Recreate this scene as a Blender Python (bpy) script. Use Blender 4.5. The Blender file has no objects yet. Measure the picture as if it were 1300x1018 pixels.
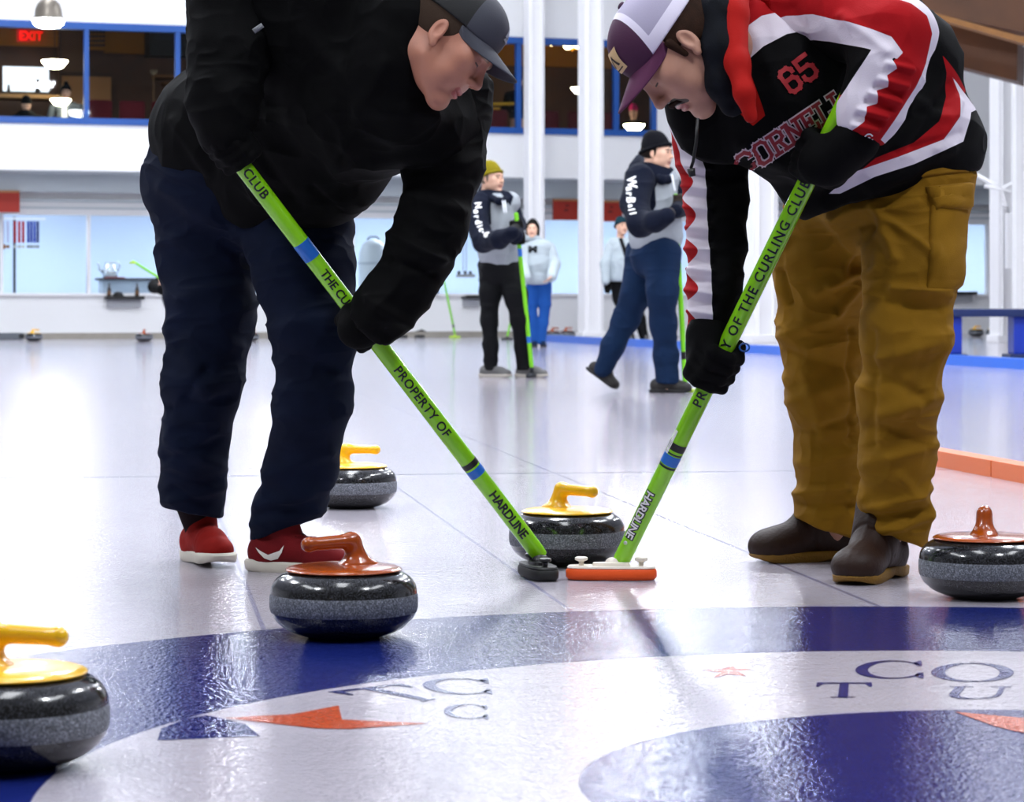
import bpy, bmesh, math, random
import numpy as np
from mathutils import Vector, Matrix
from mathutils.bvhtree import BVHTree
random.seed(7)
PI = math.pi
C = bpy.context.scene.collection
SC = bpy.context.scene

# ------------------------------------------------------------------ camera, world, exposure
F = 3400.0                      # focal length in pixels of a 1300 px wide frame
K = F / 3800.0                  # distances below were read for 3800 px
EYE, HORIZON = 0.65, 382.0
cam_data = bpy.data.cameras.new('camera')
cam = bpy.data.objects.new('camera', cam_data); C.objects.link(cam)
cam.location = (0, 0, EYE); cam.rotation_euler = (PI / 2, 0, 0)
cam_data.sensor_width = 36.0; cam_data.lens = 36.0 * F / 1300.0
cam_data.shift_y = -(509 - HORIZON) / 1300.0
cam_data.clip_start = 0.1; cam_data.clip_end = 300
cam_data.dof.use_dof = True
cam_data.dof.focus_distance = 6.5
cam_data.dof.aperture_fstop = 11.0
SC.camera = cam
SC.view_settings.view_transform = 'Standard'
SC.view_settings.look = 'None'
SC.view_settings.gamma = 1.0
SC.view_settings.exposure = 0.28
SC.view_settings.use_curve_mapping = False
world = bpy.data.worlds.new('World'); SC.world = world
world.use_nodes = True
world.node_tree.nodes['Background'].inputs[0].default_value = (0.95, 0.97, 1.0, 1)
world.node_tree.nodes['Background'].inputs[1].default_value = 0.11
LAMP_STRENGTH = 135.0
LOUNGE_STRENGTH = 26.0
LOBBY_STRENGTH = 20.0
FILL_STRENGTH = 8.0

# ------------------------------------------------------------------ coordinates
def at(px, py, d):
    """the point in the hall seen at photo pixel (px, py) at reading distance d"""
    Y = d * K
    return Vector(((px - 650.0) / F * Y, Y, EYE - (py - HORIZON) / F * Y))
def pw(d):                      # metres per pixel at reading distance d
    return d / 3800.0
def ground(px, py):
    Y = F * EYE / (py - HORIZON)
    return Vector(((px - 650.0) / F * Y, Y, 0.0))
# far wall frame
WS = 0.343; WC = 48.5
WN = Vector((-WS, 1, 0)).normalized(); WU = Vector((1, WS, 0)).normalized()
WANG = math.atan2(WS, 1)
def wpt(px, off=0.0):
    t = (px - 650.0) / F
    Y = (WC + off) / (1 - WS * t)
    return Vector((Y * t, Y, 0))
def wat(px, py, off=0.0):
    p = wpt(px, off); p.z = EYE - (py - HORIZON) * p.y / F
    return p
def wz(py, px=0, off=0.0): return wat(px, py, off).z

# ------------------------------------------------------------------ materials
def lin(h):
    if isinstance(h, (tuple, list)): return tuple(h)[:3]
    h = h.lstrip('#')
    v = [int(h[i:i + 2], 16) / 255 for i in (0, 2, 4)]
    return tuple(c / 12.92 if c <= .04045 else ((c + .055) / 1.055) ** 2.4 for c in v)
_M = {}
def mat(name, col, rough=.6, metal=0.0, spec=.5, bump=None, var=0.0, varscale=8.0, attrs=None, coat=0.0, emit=None, estr=0.0, sheen=0.0, wave=None):
    """procedural material; attrs = [(attribute, colour)] lays a colour where the signed-distance attribute is positive"""
    if name in _M: return _M[name]
    if not col: print('MISSING MATERIAL', name); col = '#888888'
    m = bpy.data.materials.new(name); m.use_nodes = True
    nt = m.node_tree; N = nt.nodes; L = nt.links
    b = N['Principled BSDF']
    c = lin(col)
    b.inputs['Roughness'].default_value = rough
    b.inputs['Metallic'].default_value = metal
    b.inputs['Specular IOR Level'].default_value = spec if rough < .78 or spec != .5 else .15
    b.inputs['Coat Weight'].default_value = coat
    b.inputs['Coat Roughness'].default_value = .08
    b.inputs['Sheen Weight'].default_value = sheen
    tc = N.new('ShaderNodeTexCoord')
    rgb = N.new('ShaderNodeRGB'); rgb.outputs[0].default_value = (*c, 1)
    out = rgb.outputs[0]
    for an, ac in (attrs or []):
        a = N.new('ShaderNodeAttribute'); a.attribute_name = an
        g = N.new('ShaderNodeMath'); g.operation = 'MULTIPLY_ADD'; g.use_clamp = True
        g.inputs[1].default_value = 1500.0; g.inputs[2].default_value = 0.5
        L.new(a.outputs['Fac'], g.inputs[0])
        mx = N.new('ShaderNodeMix'); mx.data_type = 'RGBA'
        L.new(g.outputs[0], mx.inputs['Factor']); L.new(out, mx.inputs['A'])
        mx.inputs['B'].default_value = (*lin(ac), 1)
        out = mx.outputs['Result']
    if var > 0:
        nz = N.new('ShaderNodeTexNoise'); nz.inputs['Scale'].default_value = varscale; nz.inputs['Detail'].default_value = 4
        L.new(tc.outputs['Object'], nz.inputs['Vector'])
        mr = N.new('ShaderNodeMapRange'); mr.inputs[1].default_value = .25; mr.inputs[2].default_value = .75
        mr.inputs[3].default_value = 1 - var; mr.inputs[4].default_value = 1 + var
        L.new(nz.outputs['Fac'], mr.inputs[0])
        vm = N.new('ShaderNodeVectorMath'); vm.operation = 'SCALE'
        L.new(out, vm.inputs[0]); L.new(mr.outputs[0], vm.inputs['Scale'])
        out = vm.outputs[0]
    L.new(out, b.inputs['Base Color'])
    if bump:
        sc, dist = bump[0], bump[1]
        if wave:
            t = N.new('ShaderNodeTexWave'); t.inputs['Scale'].default_value = sc; t.inputs['Distortion'].default_value = 1.0
            t.bands_direction = wave
        else:
            t = N.new('ShaderNodeTexNoise'); t.inputs['Scale'].default_value = sc; t.inputs['Detail'].default_value = 3
        L.new(tc.outputs['Object'], t.inputs['Vector'])
        bp = N.new('ShaderNodeBump'); bp.inputs['Distance'].default_value = dist; bp.inputs['Strength'].default_value = 1
        L.new(t.outputs[1] if t.outputs[0].name != 'Fac' and len(t.outputs) > 1 and t.outputs[1].name == 'Fac' else t.outputs['Fac'], bp.inputs['Height'])
        L.new(bp.outputs[0], b.inputs['Normal'])
    if emit:
        b.inputs['Emission Color'].default_value = (*lin(emit), 1); b.inputs['Emission Strength'].default_value = estr
    _M[name] = m
    return m
def glass_mat():
    m = bpy.data.materials.new('window_glass'); m.use_nodes = True
    nt = m.node_tree; N = nt.nodes; L = nt.links
    N.remove(N['Principled BSDF'])
    tr = N.new('ShaderNodeBsdfTransparent'); tr.inputs[0].default_value = (.93, .96, .97, 1)
    gl = N.new('ShaderNodeBsdfGlossy'); gl.inputs['Roughness'].default_value = .02
    fr = N.new('ShaderNodeFresnel'); fr.inputs['IOR'].default_value = 1.22
    mx = N.new('ShaderNodeMixShader')
    L.new(fr.outputs[0], mx.inputs[0]); L.new(tr.outputs[0], mx.inputs[1]); L.new(gl.outputs[0], mx.inputs[2])
    L.new(mx.outputs[0], N['Material Output'].inputs[0])
    return m

# ------------------------------------------------------------------ object plumbing
def link(name, me, m=None, parent=None, smooth=False):
    o = bpy.data.objects.new(name, me); C.objects.link(o)
    if m is not None: me.materials.append(m)
    if parent is not None: o.parent = parent
    if smooth and len(me.polygons):
        me.polygons.foreach_set('use_smooth', [True] * len(me.polygons))
    return o
def meta(o, label=None, cat=None, group=None, kind=None):
    if label: o['label'] = label
    if cat: o['category'] = cat
    if group: o['group'] = group
    if kind: o['kind'] = kind
    return o
def thing(name, label, cat, loc=(0, 0, 0), group=None, rz=0.0):
    o = bpy.data.objects.new(name, None); C.objects.link(o)
    o.location = loc; o.rotation_euler = (0, 0, rz); o.empty_display_size = .1
    return meta(o, label, cat, group)
def place(child, root):
    """children are built in world coordinates; shift the mesh so it hangs from the root"""
    M = Matrix.Translation(root.location) @ Matrix.Rotation(root.rotation_euler.z, 4, 'Z')
    child.data.transform(M.inverted())
    return child
class MB:
    def __init__(s): s.bm = bmesh.new()
    def box(s, x0, y0, z0, x1, y1, z1, bev=0):
        v = [s.bm.verts.new(p) for p in ((x0,y0,z0),(x1,y0,z0),(x1,y1,z0),(x0,y1,z0),(x0,y0,z1),(x1,y0,z1),(x1,y1,z1),(x0,y1,z1))]
        fs = [s.bm.faces.new([v[i] for i in q]) for q in ((0,3,2,1),(4,5,6,7),(0,1,5,4),(1,2,6,5),(2,3,7,6),(3,0,4,7))]
        if bev:
            es = list({e for f in fs for e in f.edges})
            bmesh.ops.bevel(s.bm, geom=es, offset=bev, segments=2, affect='EDGES', profile=.7)
        return s
    def prism(s, pts, d):
        """polygon (list of Vectors) extruded by vector d"""
        a = [s.bm.verts.new(p) for p in pts]; b = [s.bm.verts.new(Vector(p) + Vector(d)) for p in pts]
        n = len(pts)
        s.bm.faces.new(a[::-1]); s.bm.faces.new(b)
        for i in range(n): s.bm.faces.new((a[i], a[(i + 1) % n], b[(i + 1) % n], b[i]))
        return s
    def tube(s, pts, r, seg=12, cap=True):
        pts = [Vector(p) for p in pts]
        rs = r if isinstance(r, (list, tuple)) else [r] * len(pts)
        rings = []
        prev = None
        for i, p in enumerate(pts):
            t = (pts[min(i + 1, len(pts) - 1)] - pts[max(i - 1, 0)]).normalized()
            if prev is None:
                a = t.orthogonal().normalized()
            else:
                a = (prev - t * prev.dot(t)).normalized()
            prev = a; b = t.cross(a)
            rings.append([s.bm.verts.new(p + (a * math.cos(2*PI*k/seg) + b * math.sin(2*PI*k/seg)) * rs[i]) for k in range(seg)])
        for i in range(len(rings) - 1):
            for k in range(seg):
                s.bm.faces.new((rings[i][k], rings[i][(k+1) % seg], rings[i+1][(k+1) % seg], rings[i+1][k]))
        if cap:
            s.bm.faces.new(rings[0][::-1]); s.bm.faces.new(rings[-1])
        return s
    def lathe(s, prof, c=(0, 0, 0), seg=64, M=None):
        rings = []
        c = Vector(c)
        for r, z in prof:
            if r < 1e-5: rings.append([s.bm.verts.new(c + Vector((0, 0, z)))])
            else: rings.append([s.bm.verts.new(c + Vector((r*math.cos(2*PI*k/seg), r*math.sin(2*PI*k/seg), z))) for k in range(seg)])
        for i in range(len(rings) - 1):
            A, B = rings[i], rings[i + 1]
            for k in range(seg):
                k2 = (k + 1) % seg
                if len(A) == 1 and len(B) == 1: continue
                if len(A) == 1: s.bm.faces.new((A[0], B[k2], B[k]))
                elif len(B) == 1: s.bm.faces.new((A[k], A[k2], B[0]))
                else: s.bm.faces.new((A[k], A[k2], B[k2], B[k]))
        if M is not None:
            bmesh.ops.transform(s.bm, matrix=M, verts=s.bm.verts)
        return s
    def wbox(s, px0, px1, z0, z1, off=0.0, th=.2):
        """block lying in the far wall: from pixel column px0 to px1, z0..z1, its face at offset off, th deep"""
        a = wpt(px0, off); b = wpt(px1, off); n = WN * th
        s.prism([(a.x, a.y, z0), (b.x, b.y, z0), (b.x, b.y, z1), (a.x, a.y, z1)], n)
        return s
    def build(s, name, m, parent=None, smooth=False, auto=None):
        bmesh.ops.recalc_face_normals(s.bm, faces=s.bm.faces)
        me = bpy.data.meshes.new(name); s.bm.to_mesh(me); s.bm.free()
        o = link(name, me, m, parent, smooth)
        if auto: me.set_sharp_from_angle(angle=auto)
        return o
def structure(o): return meta(o, kind='structure')

# ------------------------------------------------------------------ signed-distance sculpting
def vnoise(p, seed=0):
    """smooth value noise, p (N,3) -> (N,) in -1..1"""
    i = np.floor(p).astype(np.int64); f = p - i; f = f * f * (3 - 2 * f)
    def h(a, b, c):
        n = (a * 374761393 + b * 668265263 + c * 2147483647 + seed * 974711) & 0xffffffff
        n = ((n ^ (n >> 13)) * 1274126177) & 0xffffffff
        return ((n ^ (n >> 16)) & 0xffff) / 32767.5 - 1
    x, y, z = i[:, 0], i[:, 1], i[:, 2]
    r = 0
    for dx in (0, 1):
        for dy in (0, 1):
            for dz in (0, 1):
                w = (f[:, 0] if dx else 1 - f[:, 0]) * (f[:, 1] if dy else 1 - f[:, 1]) * (f[:, 2] if dz else 1 - f[:, 2])
                r = r + w * h(x + dx, y + dy, z + dz)
    return r
class SDF:
    def __init__(s): s.p = []
    def cone(s, a, b, ra, rb, k=.02, flat=False, sub=False):
        s.p.append(('c', Vector(a), Vector(b), ra, rb, k, flat, sub)); return s
    def ell(s, c, r, R=None, k=.02, sub=False):
        s.p.append(('e', Vector(c), Vector(r) if not isinstance(r, float) else Vector((r, r, r)), R, k, sub)); return s
    def chain(s, pts, k=.03, flat=False, inf=0.0):
        """pts: (px, py, d, radius in px)"""
        q = [(at(a, b, d), r * pw(d) + inf) for a, b, d, r in pts]
        for i in range(len(q) - 1):
            s.cone(q[i][0], q[i+1][0], q[i][1], q[i+1][1], k, flat and i == len(q) - 2)
        return s
    def ball(s, px, py, d, r, k=.04, inf=0.0):
        s.ell(at(px, py, d), float(r * pw(d) + inf), k=k); return s
    def mesh(s, h, post=None, smooth=2):
        lo = np.array([1e9] * 3); hi = -lo
        for q in s.p:
            if q[-1] is True: continue
            if q[0] == 'c':
                for c, r in ((q[1], q[3]), (q[2], q[4])):
                    lo = np.minimum(lo, np.array(c) - r); hi = np.maximum(hi, np.array(c) + r)
            else:
                r = max(q[2]); lo = np.minimum(lo, np.array(q[1]) - r); hi = np.maximum(hi, np.array(q[1]) + r)
        lo -= 3 * h + .01; hi += 3 * h + .01
        n = np.ceil((hi - lo) / h).astype(int) + 1
        f = np.full(n, .08, np.float32)
        ax = [lo[i] + h * np.arange(n[i]) for i in range(3)]
        for q in s.p:
            k = q[5] if q[0] == 'c' else q[4]
            sub = q[-1]
            mg = k + .03
            if q[0] == 'c':
                A, B = np.array(q[1]), np.array(q[2]); rm = max(q[3], q[4]) + mg
                l2, h2 = np.minimum(A, B) - rm, np.maximum(A, B) + rm
            else:
                A = np.array(q[1]); rm = max(q[2]) + mg; l2, h2 = A - rm, A + rm
            i0 = np.clip(np.floor((l2 - lo) / h).astype(int), 0, n); i1 = np.clip(np.ceil((h2 - lo) / h).astype(int) + 1, 0, n)
            if np.any(i1 <= i0): continue
            X, Y, Z = np.meshgrid(ax[0][i0[0]:i1[0]], ax[1][i0[1]:i1[1]], ax[2][i0[2]:i1[2]], indexing='ij')
            if q[0] == 'c':
                ba = B - A; L2 = max(float(ba @ ba), 1e-12)
                tt = ((X - A[0]) * ba[0] + (Y - A[1]) * ba[1] + (Z - A[2]) * ba[2]) / L2
                t = np.clip(tt, 0, 1)
                d = np.sqrt((X - A[0] - t * ba[0]) ** 2 + (Y - A[1] - t * ba[1]) ** 2 + (Z - A[2] - t * ba[2]) ** 2) - (q[3] + (q[4] - q[3]) * t)
                if q[6]: d = np.maximum(d, (tt - 1) * math.sqrt(L2))
            else:
                dx, dy, dz = X - A[0], Y - A[1], Z - A[2]
                if q[3] is not None:
                    R = np.array(q[3].to_3x3()).T
                    dx, dy, dz = R[0,0]*dx+R[0,1]*dy+R[0,2]*dz, R[1,0]*dx+R[1,1]*dy+R[1,2]*dz, R[2,0]*dx+R[2,1]*dy+R[2,2]*dz
                r = q[2]
                k0 = np.sqrt((dx/r.x)**2 + (dy/r.y)**2 + (dz/r.z)**2)
                k1 = np.sqrt((dx/r.x**2)**2 + (dy/r.y**2)**2 + (dz/r.z**2)**2) + 1e-9
                d = k0 * (k0 - 1) / k1
            sl = (slice(i0[0], i1[0]), slice(i0[1], i1[1]), slice(i0[2], i1[2]))
            g = f[sl]
            if sub:
                hh = np.clip(.5 - .5 * (g + d) / k, 0, 1)
                f[sl] = g * (1 - hh) - d * hh + k * hh * (1 - hh)
            else:
                hh = np.clip(.5 + .5 * (g - d) / k, 0, 1)
                f[sl] = g * (1 - hh) + d * hh - k * hh * (1 - hh)
        if post is not None:
            X, Y, Z = np.meshgrid(*ax, indexing='ij')
            f = post(X, Y, Z, f)
        f[0], f[-1], f[:, 0], f[:, -1], f[:, :, 0], f[:, :, -1] = .05, .05, .05, .05, .05, .05
        V, Q = surface_nets(f, lo, h)
        for _ in range(smooth): V = relax(V, Q)
        return V, Q
def surface_nets(f, lo, h):
    sgn = f < 0
    a = np.zeros(tuple(np.array(f.shape) - 1), np.int8)
    offs = [(i, j, k) for i in (0, 1) for j in (0, 1) for k in (0, 1)]
    sl = lambda o, n: tuple(slice(o[i], o[i] + n[i]) for i in range(3))
    n = a.shape
    for o in offs: a += sgn[sl(o, n)]
    act = (a > 0) & (a < 8)
    ijk = np.argwhere(act)
    idx = np.full(n, -1, np.int64); idx[act] = np.arange(len(ijk))
    acc = np.zeros((len(ijk), 3)); cnt = np.zeros(len(ijk))
    for o in offs:
        for ax in range(3):
            if o[ax]: continue
            o2 = list(o); o2[ax] = 1
            fa = f[ijk[:, 0] + o[0], ijk[:, 1] + o[1], ijk[:, 2] + o[2]].astype(float)
            fb = f[ijk[:, 0] + o2[0], ijk[:, 1] + o2[1], ijk[:, 2] + o2[2]].astype(float)
            m = (fa < 0) != (fb < 0)
            t = fa[m] / (fa[m] - fb[m])
            p = np.tile(np.array(o, float), (m.sum(), 1)); p[:, ax] = t
            acc[m] += p; cnt[m] += 1
    V = lo + h * (ijk + acc / cnt[:, None])
    quads = []
    for ax in range(3):
        u, v = (ax + 1) % 3, (ax + 2) % 3
        A = [slice(1, -1)] * 3; A[ax] = slice(0, -1)
        B = list(A); B[ax] = slice(1, None)
        s0, s1 = sgn[tuple(A)], sgn[tuple(B)]
        for flip, m in ((False, s0 & ~s1), (True, ~s0 & s1)):
            e = np.argwhere(m)
            if not len(e): continue
            e = e + np.array([0 if i == ax else 1 for i in range(3)])
            def cell(du, dv):
                c = e.copy(); c[:, u] -= du; c[:, v] -= dv
                return idx[c[:, 0], c[:, 1], c[:, 2]]
            q = np.stack([cell(1, 1), cell(0, 1), cell(0, 0), cell(1, 0)], 1)
            quads.append(q[:, ::-1] if flip else q)
    return V, np.concatenate(quads)
def relax(V, Q):
    s = np.zeros_like(V); c = np.zeros(len(V))
    for i in range(4):
        a, b = Q[:, i], Q[:, (i + 1) % 4]
        for j in range(3):
            s[:, j] += np.bincount(a, V[b, j], len(V)) + np.bincount(b, V[a, j], len(V))
        c += np.bincount(a, minlength=len(V)) + np.bincount(b, minlength=len(V))
    return V * .5 + .5 * s / np.maximum(c, 1)[:, None]
def vnormals(V, Q):
    n = np.cross(V[Q[:, 2]] - V[Q[:, 0]], V[Q[:, 3]] - V[Q[:, 1]])
    r = np.zeros_like(V)
    for i in range(4):
        for j in range(3): r[:, j] += np.bincount(Q[:, i], n[:, j], len(V))
    return r / (np.linalg.norm(r, axis=1)[:, None] + 1e-12)
def subdiv(V, Q):
    """one linear subdivision of a quad mesh"""
    n = len(V)
    e = np.concatenate([np.sort(Q[:, [i, (i + 1) % 4]], 1) for i in range(4)])
    key = e[:, 0] * n + e[:, 1]
    uk, inv = np.unique(key, return_inverse=True)
    inv = inv.ravel()
    ev = (V[uk // n] + V[uk % n]) / 2
    fv = V[Q].mean(1)
    m = len(Q); E = n + inv.reshape(4, m); Fi = n + len(uk) + np.arange(m)
    Q2 = np.concatenate([np.stack([Q[:, i], E[i], Fi, E[(i - 1) % 4]], 1) for i in range(4)])
    return np.concatenate([V, ev, fv]), Q2
def sculpt(name, V, Q, m, parent, attrs=None, disp=None, xf=None, smooth=True):
    """turn a vertex/quad soup into an object under parent (world coordinates in); disp(P, N) -> outward metres"""
    V = np.asarray(V, float)
    if disp is not None:
        V = V + vnormals(V, Q) * np.asarray(disp(V, vnormals(V, Q)))[:, None]
    me = bpy.data.meshes.new(name)
    me.vertices.add(len(V)); me.vertices.foreach_set('co', V.ravel())
    me.loops.add(Q.size); me.loops.foreach_set('vertex_index', Q.ravel().astype(np.int32))
    me.polygons.add(len(Q)); me.polygons.foreach_set('loop_start', np.arange(0, Q.size, 4, dtype=np.int32))
    me.update(calc_edges=True); me.validate()
    for an, fn in (attrs or {}).items():
        a = me.attributes.new(an, 'FLOAT', 'POINT'); a.data.foreach_set('value', np.asarray(fn(V), np.float32))
    o = link(name, me, m, parent, smooth)
    r = parent
    M = Matrix.Identity(4)
    while r is not None:
        M = Matrix.Translation(r.location) @ Matrix.Rotation(r.rotation_euler.z, 4, 'Z') @ M
        r = r.parent
    if parent is not None: me.transform(M.inverted())
    o['_'] = 0; del o['_']
    return o, BVHTree.FromPolygons([tuple(v) for v in V], [tuple(q) for q in Q.tolist()])
def poly_sd(P2, poly):
    """signed distance to polygon, positive inside; P2 (N,2)"""
    poly = np.asarray(poly, float); n = len(poly)
    d = np.full(len(P2), 1e9); ins = np.zeros(len(P2), bool)
    for i in range(n):
        a, b = poly[i], poly[(i + 1) % n]
        ba = b - a; pa = P2 - a
        t = np.clip((pa @ ba) / max(ba @ ba, 1e-12), 0, 1)
        d = np.minimum(d, np.linalg.norm(pa - t[:, None] * ba, axis=1))
        c = ((a[1] > P2[:, 1]) != (b[1] > P2[:, 1]))
        with np.errstate(divide='ignore', invalid='ignore'):
            x = (b[0] - a[0]) * (P2[:, 1] - a[1]) / (b[1] - a[1]) + a[0]
        ins ^= c & (P2[:, 0] < x)
    return np.where(ins, d, -d)
def panel(pts, d):
    """planar cloth panel: polygon given by its corners, mapped flat along the depth of the garment"""
    w = [(at(x, y, d).x, at(x, y, d).z) for x, y in pts]
    return lambda V: poly_sd(V[:, [0, 2]], w)
def folds(scale=(14, 14, 5), amp=.005, seed=1, power=2.0, extra=None):
    """cloth creases: ridged noise stretched along the limb"""
    sc = np.array(scale)
    def fn(V, N):
        p = V * sc
        w = np.stack([vnoise(p * .7 + 9, seed + 5), vnoise(p * .7 + 31, seed + 6), vnoise(p * .7 + 57, seed + 7)], 1) * .6
        r = 1 - np.abs(vnoise(p + w, seed))
        r2 = 1 - np.abs(vnoise(p * 2.1 + w, seed + 1))
        d = amp * ((r ** power) - .45 + .45 * (r2 ** power - .45))
        if extra is not None: d = d + extra(V, N)
        return d
    return fn
def strokes(lst, d):
    """raised or sunken creases along drawn lines: (px0, py0, px1, py1, width px, height mm), seen side only"""
    def fn(V, N):
        out = np.zeros(len(V))
        P = V[:, [0, 2]]
        for x0, y0, x1, y1, w, hgt in lst:
            a, b = at(x0, y0, d), at(x1, y1, d); a = np.array((a.x, a.z)); b = np.array((b.x, b.z)); w = w * pw(d)
            ba = b - a; t = np.clip(((P - a) @ ba) / (ba @ ba), 0, 1)
            q = np.linalg.norm(P - a - t[:, None] * ba, axis=1)
            out += hgt * .0017 * np.exp(-(q / w) ** 2) * np.clip(-N[:, 1] * 1.5 + .3, 0, 1)
        return out
    return fn
# ================================================================== THE HALL
white = mat('painted_white', '#f4f5f6', .7, var=.02, varscale=.6)
white_gloss = mat('post_white', '#f6f6f8', .45)
greyish = mat('soffit_grey', '#c9d2d6', .8, var=.04, varscale=.8)
box_grey = mat('box_grey', '#9aa3aa', .5)
blue_trim = mat('blue_trim', '#0d4fa0', .45)
GLASS = glass_mat()
RC = Vector((.1408, -1, 0)).normalized()       # sheet runs away to the left; RC points back to the camera
SD = -RC; SP = Vector((SD.y, -SD.x, 0))        # along the sheet, across it (to the right)

# ---- ice sheet: pebbled, wet and glossy; rings and lines frozen in
def ice_material():
    m = bpy.data.materials.new('pebbled_ice'); m.use_nodes = True
    nt = m.node_tree; N = nt.nodes; L = nt.links; b = N['Principled BSDF']
    geo = N.new('ShaderNodeNewGeometry')
    def math_(op, a, b_=None, clamp=False):
        n = N.new('ShaderNodeMath'); n.operation = op; n.use_clamp = clamp
        for i, v in enumerate((a, b_)):
            if v is None: continue
            if isinstance(v, (int, float)): n.inputs[i].default_value = v
            else: L.new(v, n.inputs[i])
        return n.outputs[0]
    sep = N.new('ShaderNodeSeparateXYZ'); L.new(geo.outputs['Position'], sep.inputs[0])
    X, Y = sep.outputs[0], sep.outputs[1]
    def step_(x, soft=400): return math_('ADD', math_('MULTIPLY', x, soft), .5, True)
    def lay(col, base, fac):
        mx = N.new('ShaderNodeMix'); mx.data_type = 'RGBA'
        L.new(fac, mx.inputs['Factor'])
        if isinstance(base, tuple): mx.inputs['A'].default_value = (*base, 1)
        else: L.new(base, mx.inputs['A'])
        mx.inputs['B'].default_value = (*lin(col), 1)
        return mx.outputs['Result']
    # mottled white ice
    nz = N.new('ShaderNodeTexNoise'); nz.inputs['Scale'].default_value = 3; nz.inputs['Detail'].default_value = 6
    L.new(geo.outputs['Position'], nz.inputs['Vector'])
    col = lay('#b9b3bc', lin('#a5a0ab'), nz.outputs['Fac'])
    # rings
    dx = math_('SUBTRACT', X, RING[0]); dy = math_('SUBTRACT', Y, RING[1])
    r = math_('SQRT', math_('ADD', math_('MULTIPLY', dx, dx), math_('MULTIPLY', dy, dy)))
    inb = math_('MULTIPLY', step_(math_('SUBTRACT', RING[2], r)), step_(math_('SUBTRACT', r, RING[3])))
    col = lay('#182468', col, inb)
    col = lay('#182468', col, step_(math_('SUBTRACT', RING[4], r)))
    # lines along and across the sheet
    u = math_('ADD', math_('MULTIPLY', X, SP.x), math_('MULTIPLY', Y, SP.y))
    v = math_('ADD', math_('MULTIPLY', X, SD.x), math_('MULTIPLY', Y, SD.y))
    for line, c, w, lo in LINES_U:
        k = math_('MULTIPLY', step_(math_('SUBTRACT', w, math_('ABSOLUTE', math_('SUBTRACT', u, line)))), step_(math_('SUBTRACT', r, RING[2])))
        col = lay(c, col, math_('MULTIPLY', k, .55))
    for line, c, w in LINES_V:
        col = lay(c, col, math_('MULTIPLY', step_(math_('SUBTRACT', w, math_('ABSOLUTE', math_('SUBTRACT', v, line)))), .6))
    L.new(col, b.inputs['Base Color'])
    b.inputs['Roughness'].default_value = .05
    b.inputs['IOR'].default_value = 1.36
    # pebble: fine bumps plus long swept streaks
    p = N.new('ShaderNodeTexNoise'); p.inputs['Scale'].default_value = 125; p.inputs['Detail'].default_value = 2
    L.new(geo.outputs['Position'], p.inputs['Vector'])
    p2 = N.new('ShaderNodeTexNoise'); p2.inputs['Scale'].default_value = 26; p2.inputs['Detail'].default_value = 2
    L.new(geo.outputs['Position'], p2.inputs['Vector'])
    hsum = math_('ADD', p.outputs['Fac'], math_('MULTIPLY', p2.outputs['Fac'], .5))
    bp = N.new('ShaderNodeBump'); bp.inputs['Distance'].default_value = .0014; bp.inputs['Strength'].default_value = 1
    L.new(hsum, bp.inputs['Height']); L.new(bp.outputs[0], b.inputs['Normal'])
    return m
RING = (.75, 3.6, 2.1, 1.38, .66)
def uu(px, py): g = ground(px, py); return g.dot(SP)
def vv(px, py): g = ground(px, py); return g.dot(SD)
LINES_U = [(uu(335, 800), '#5b5f92', .005, 0), (uu(720, 772), '#5b5f92', .005, 0), (uu(1122, 772), '#3a3f7a', .006, 0)]
LINES_V = [(vv(650, 601), '#2f4560', .028)]
ICE = ice_material()
fl = MB(); fl.box(-30, 0.5, -.2, 26, 58, 0)
structure(fl.build('floor', ICE))['label'] = 'glossy pebbled ice sheet with blue and white painted rings'

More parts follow.
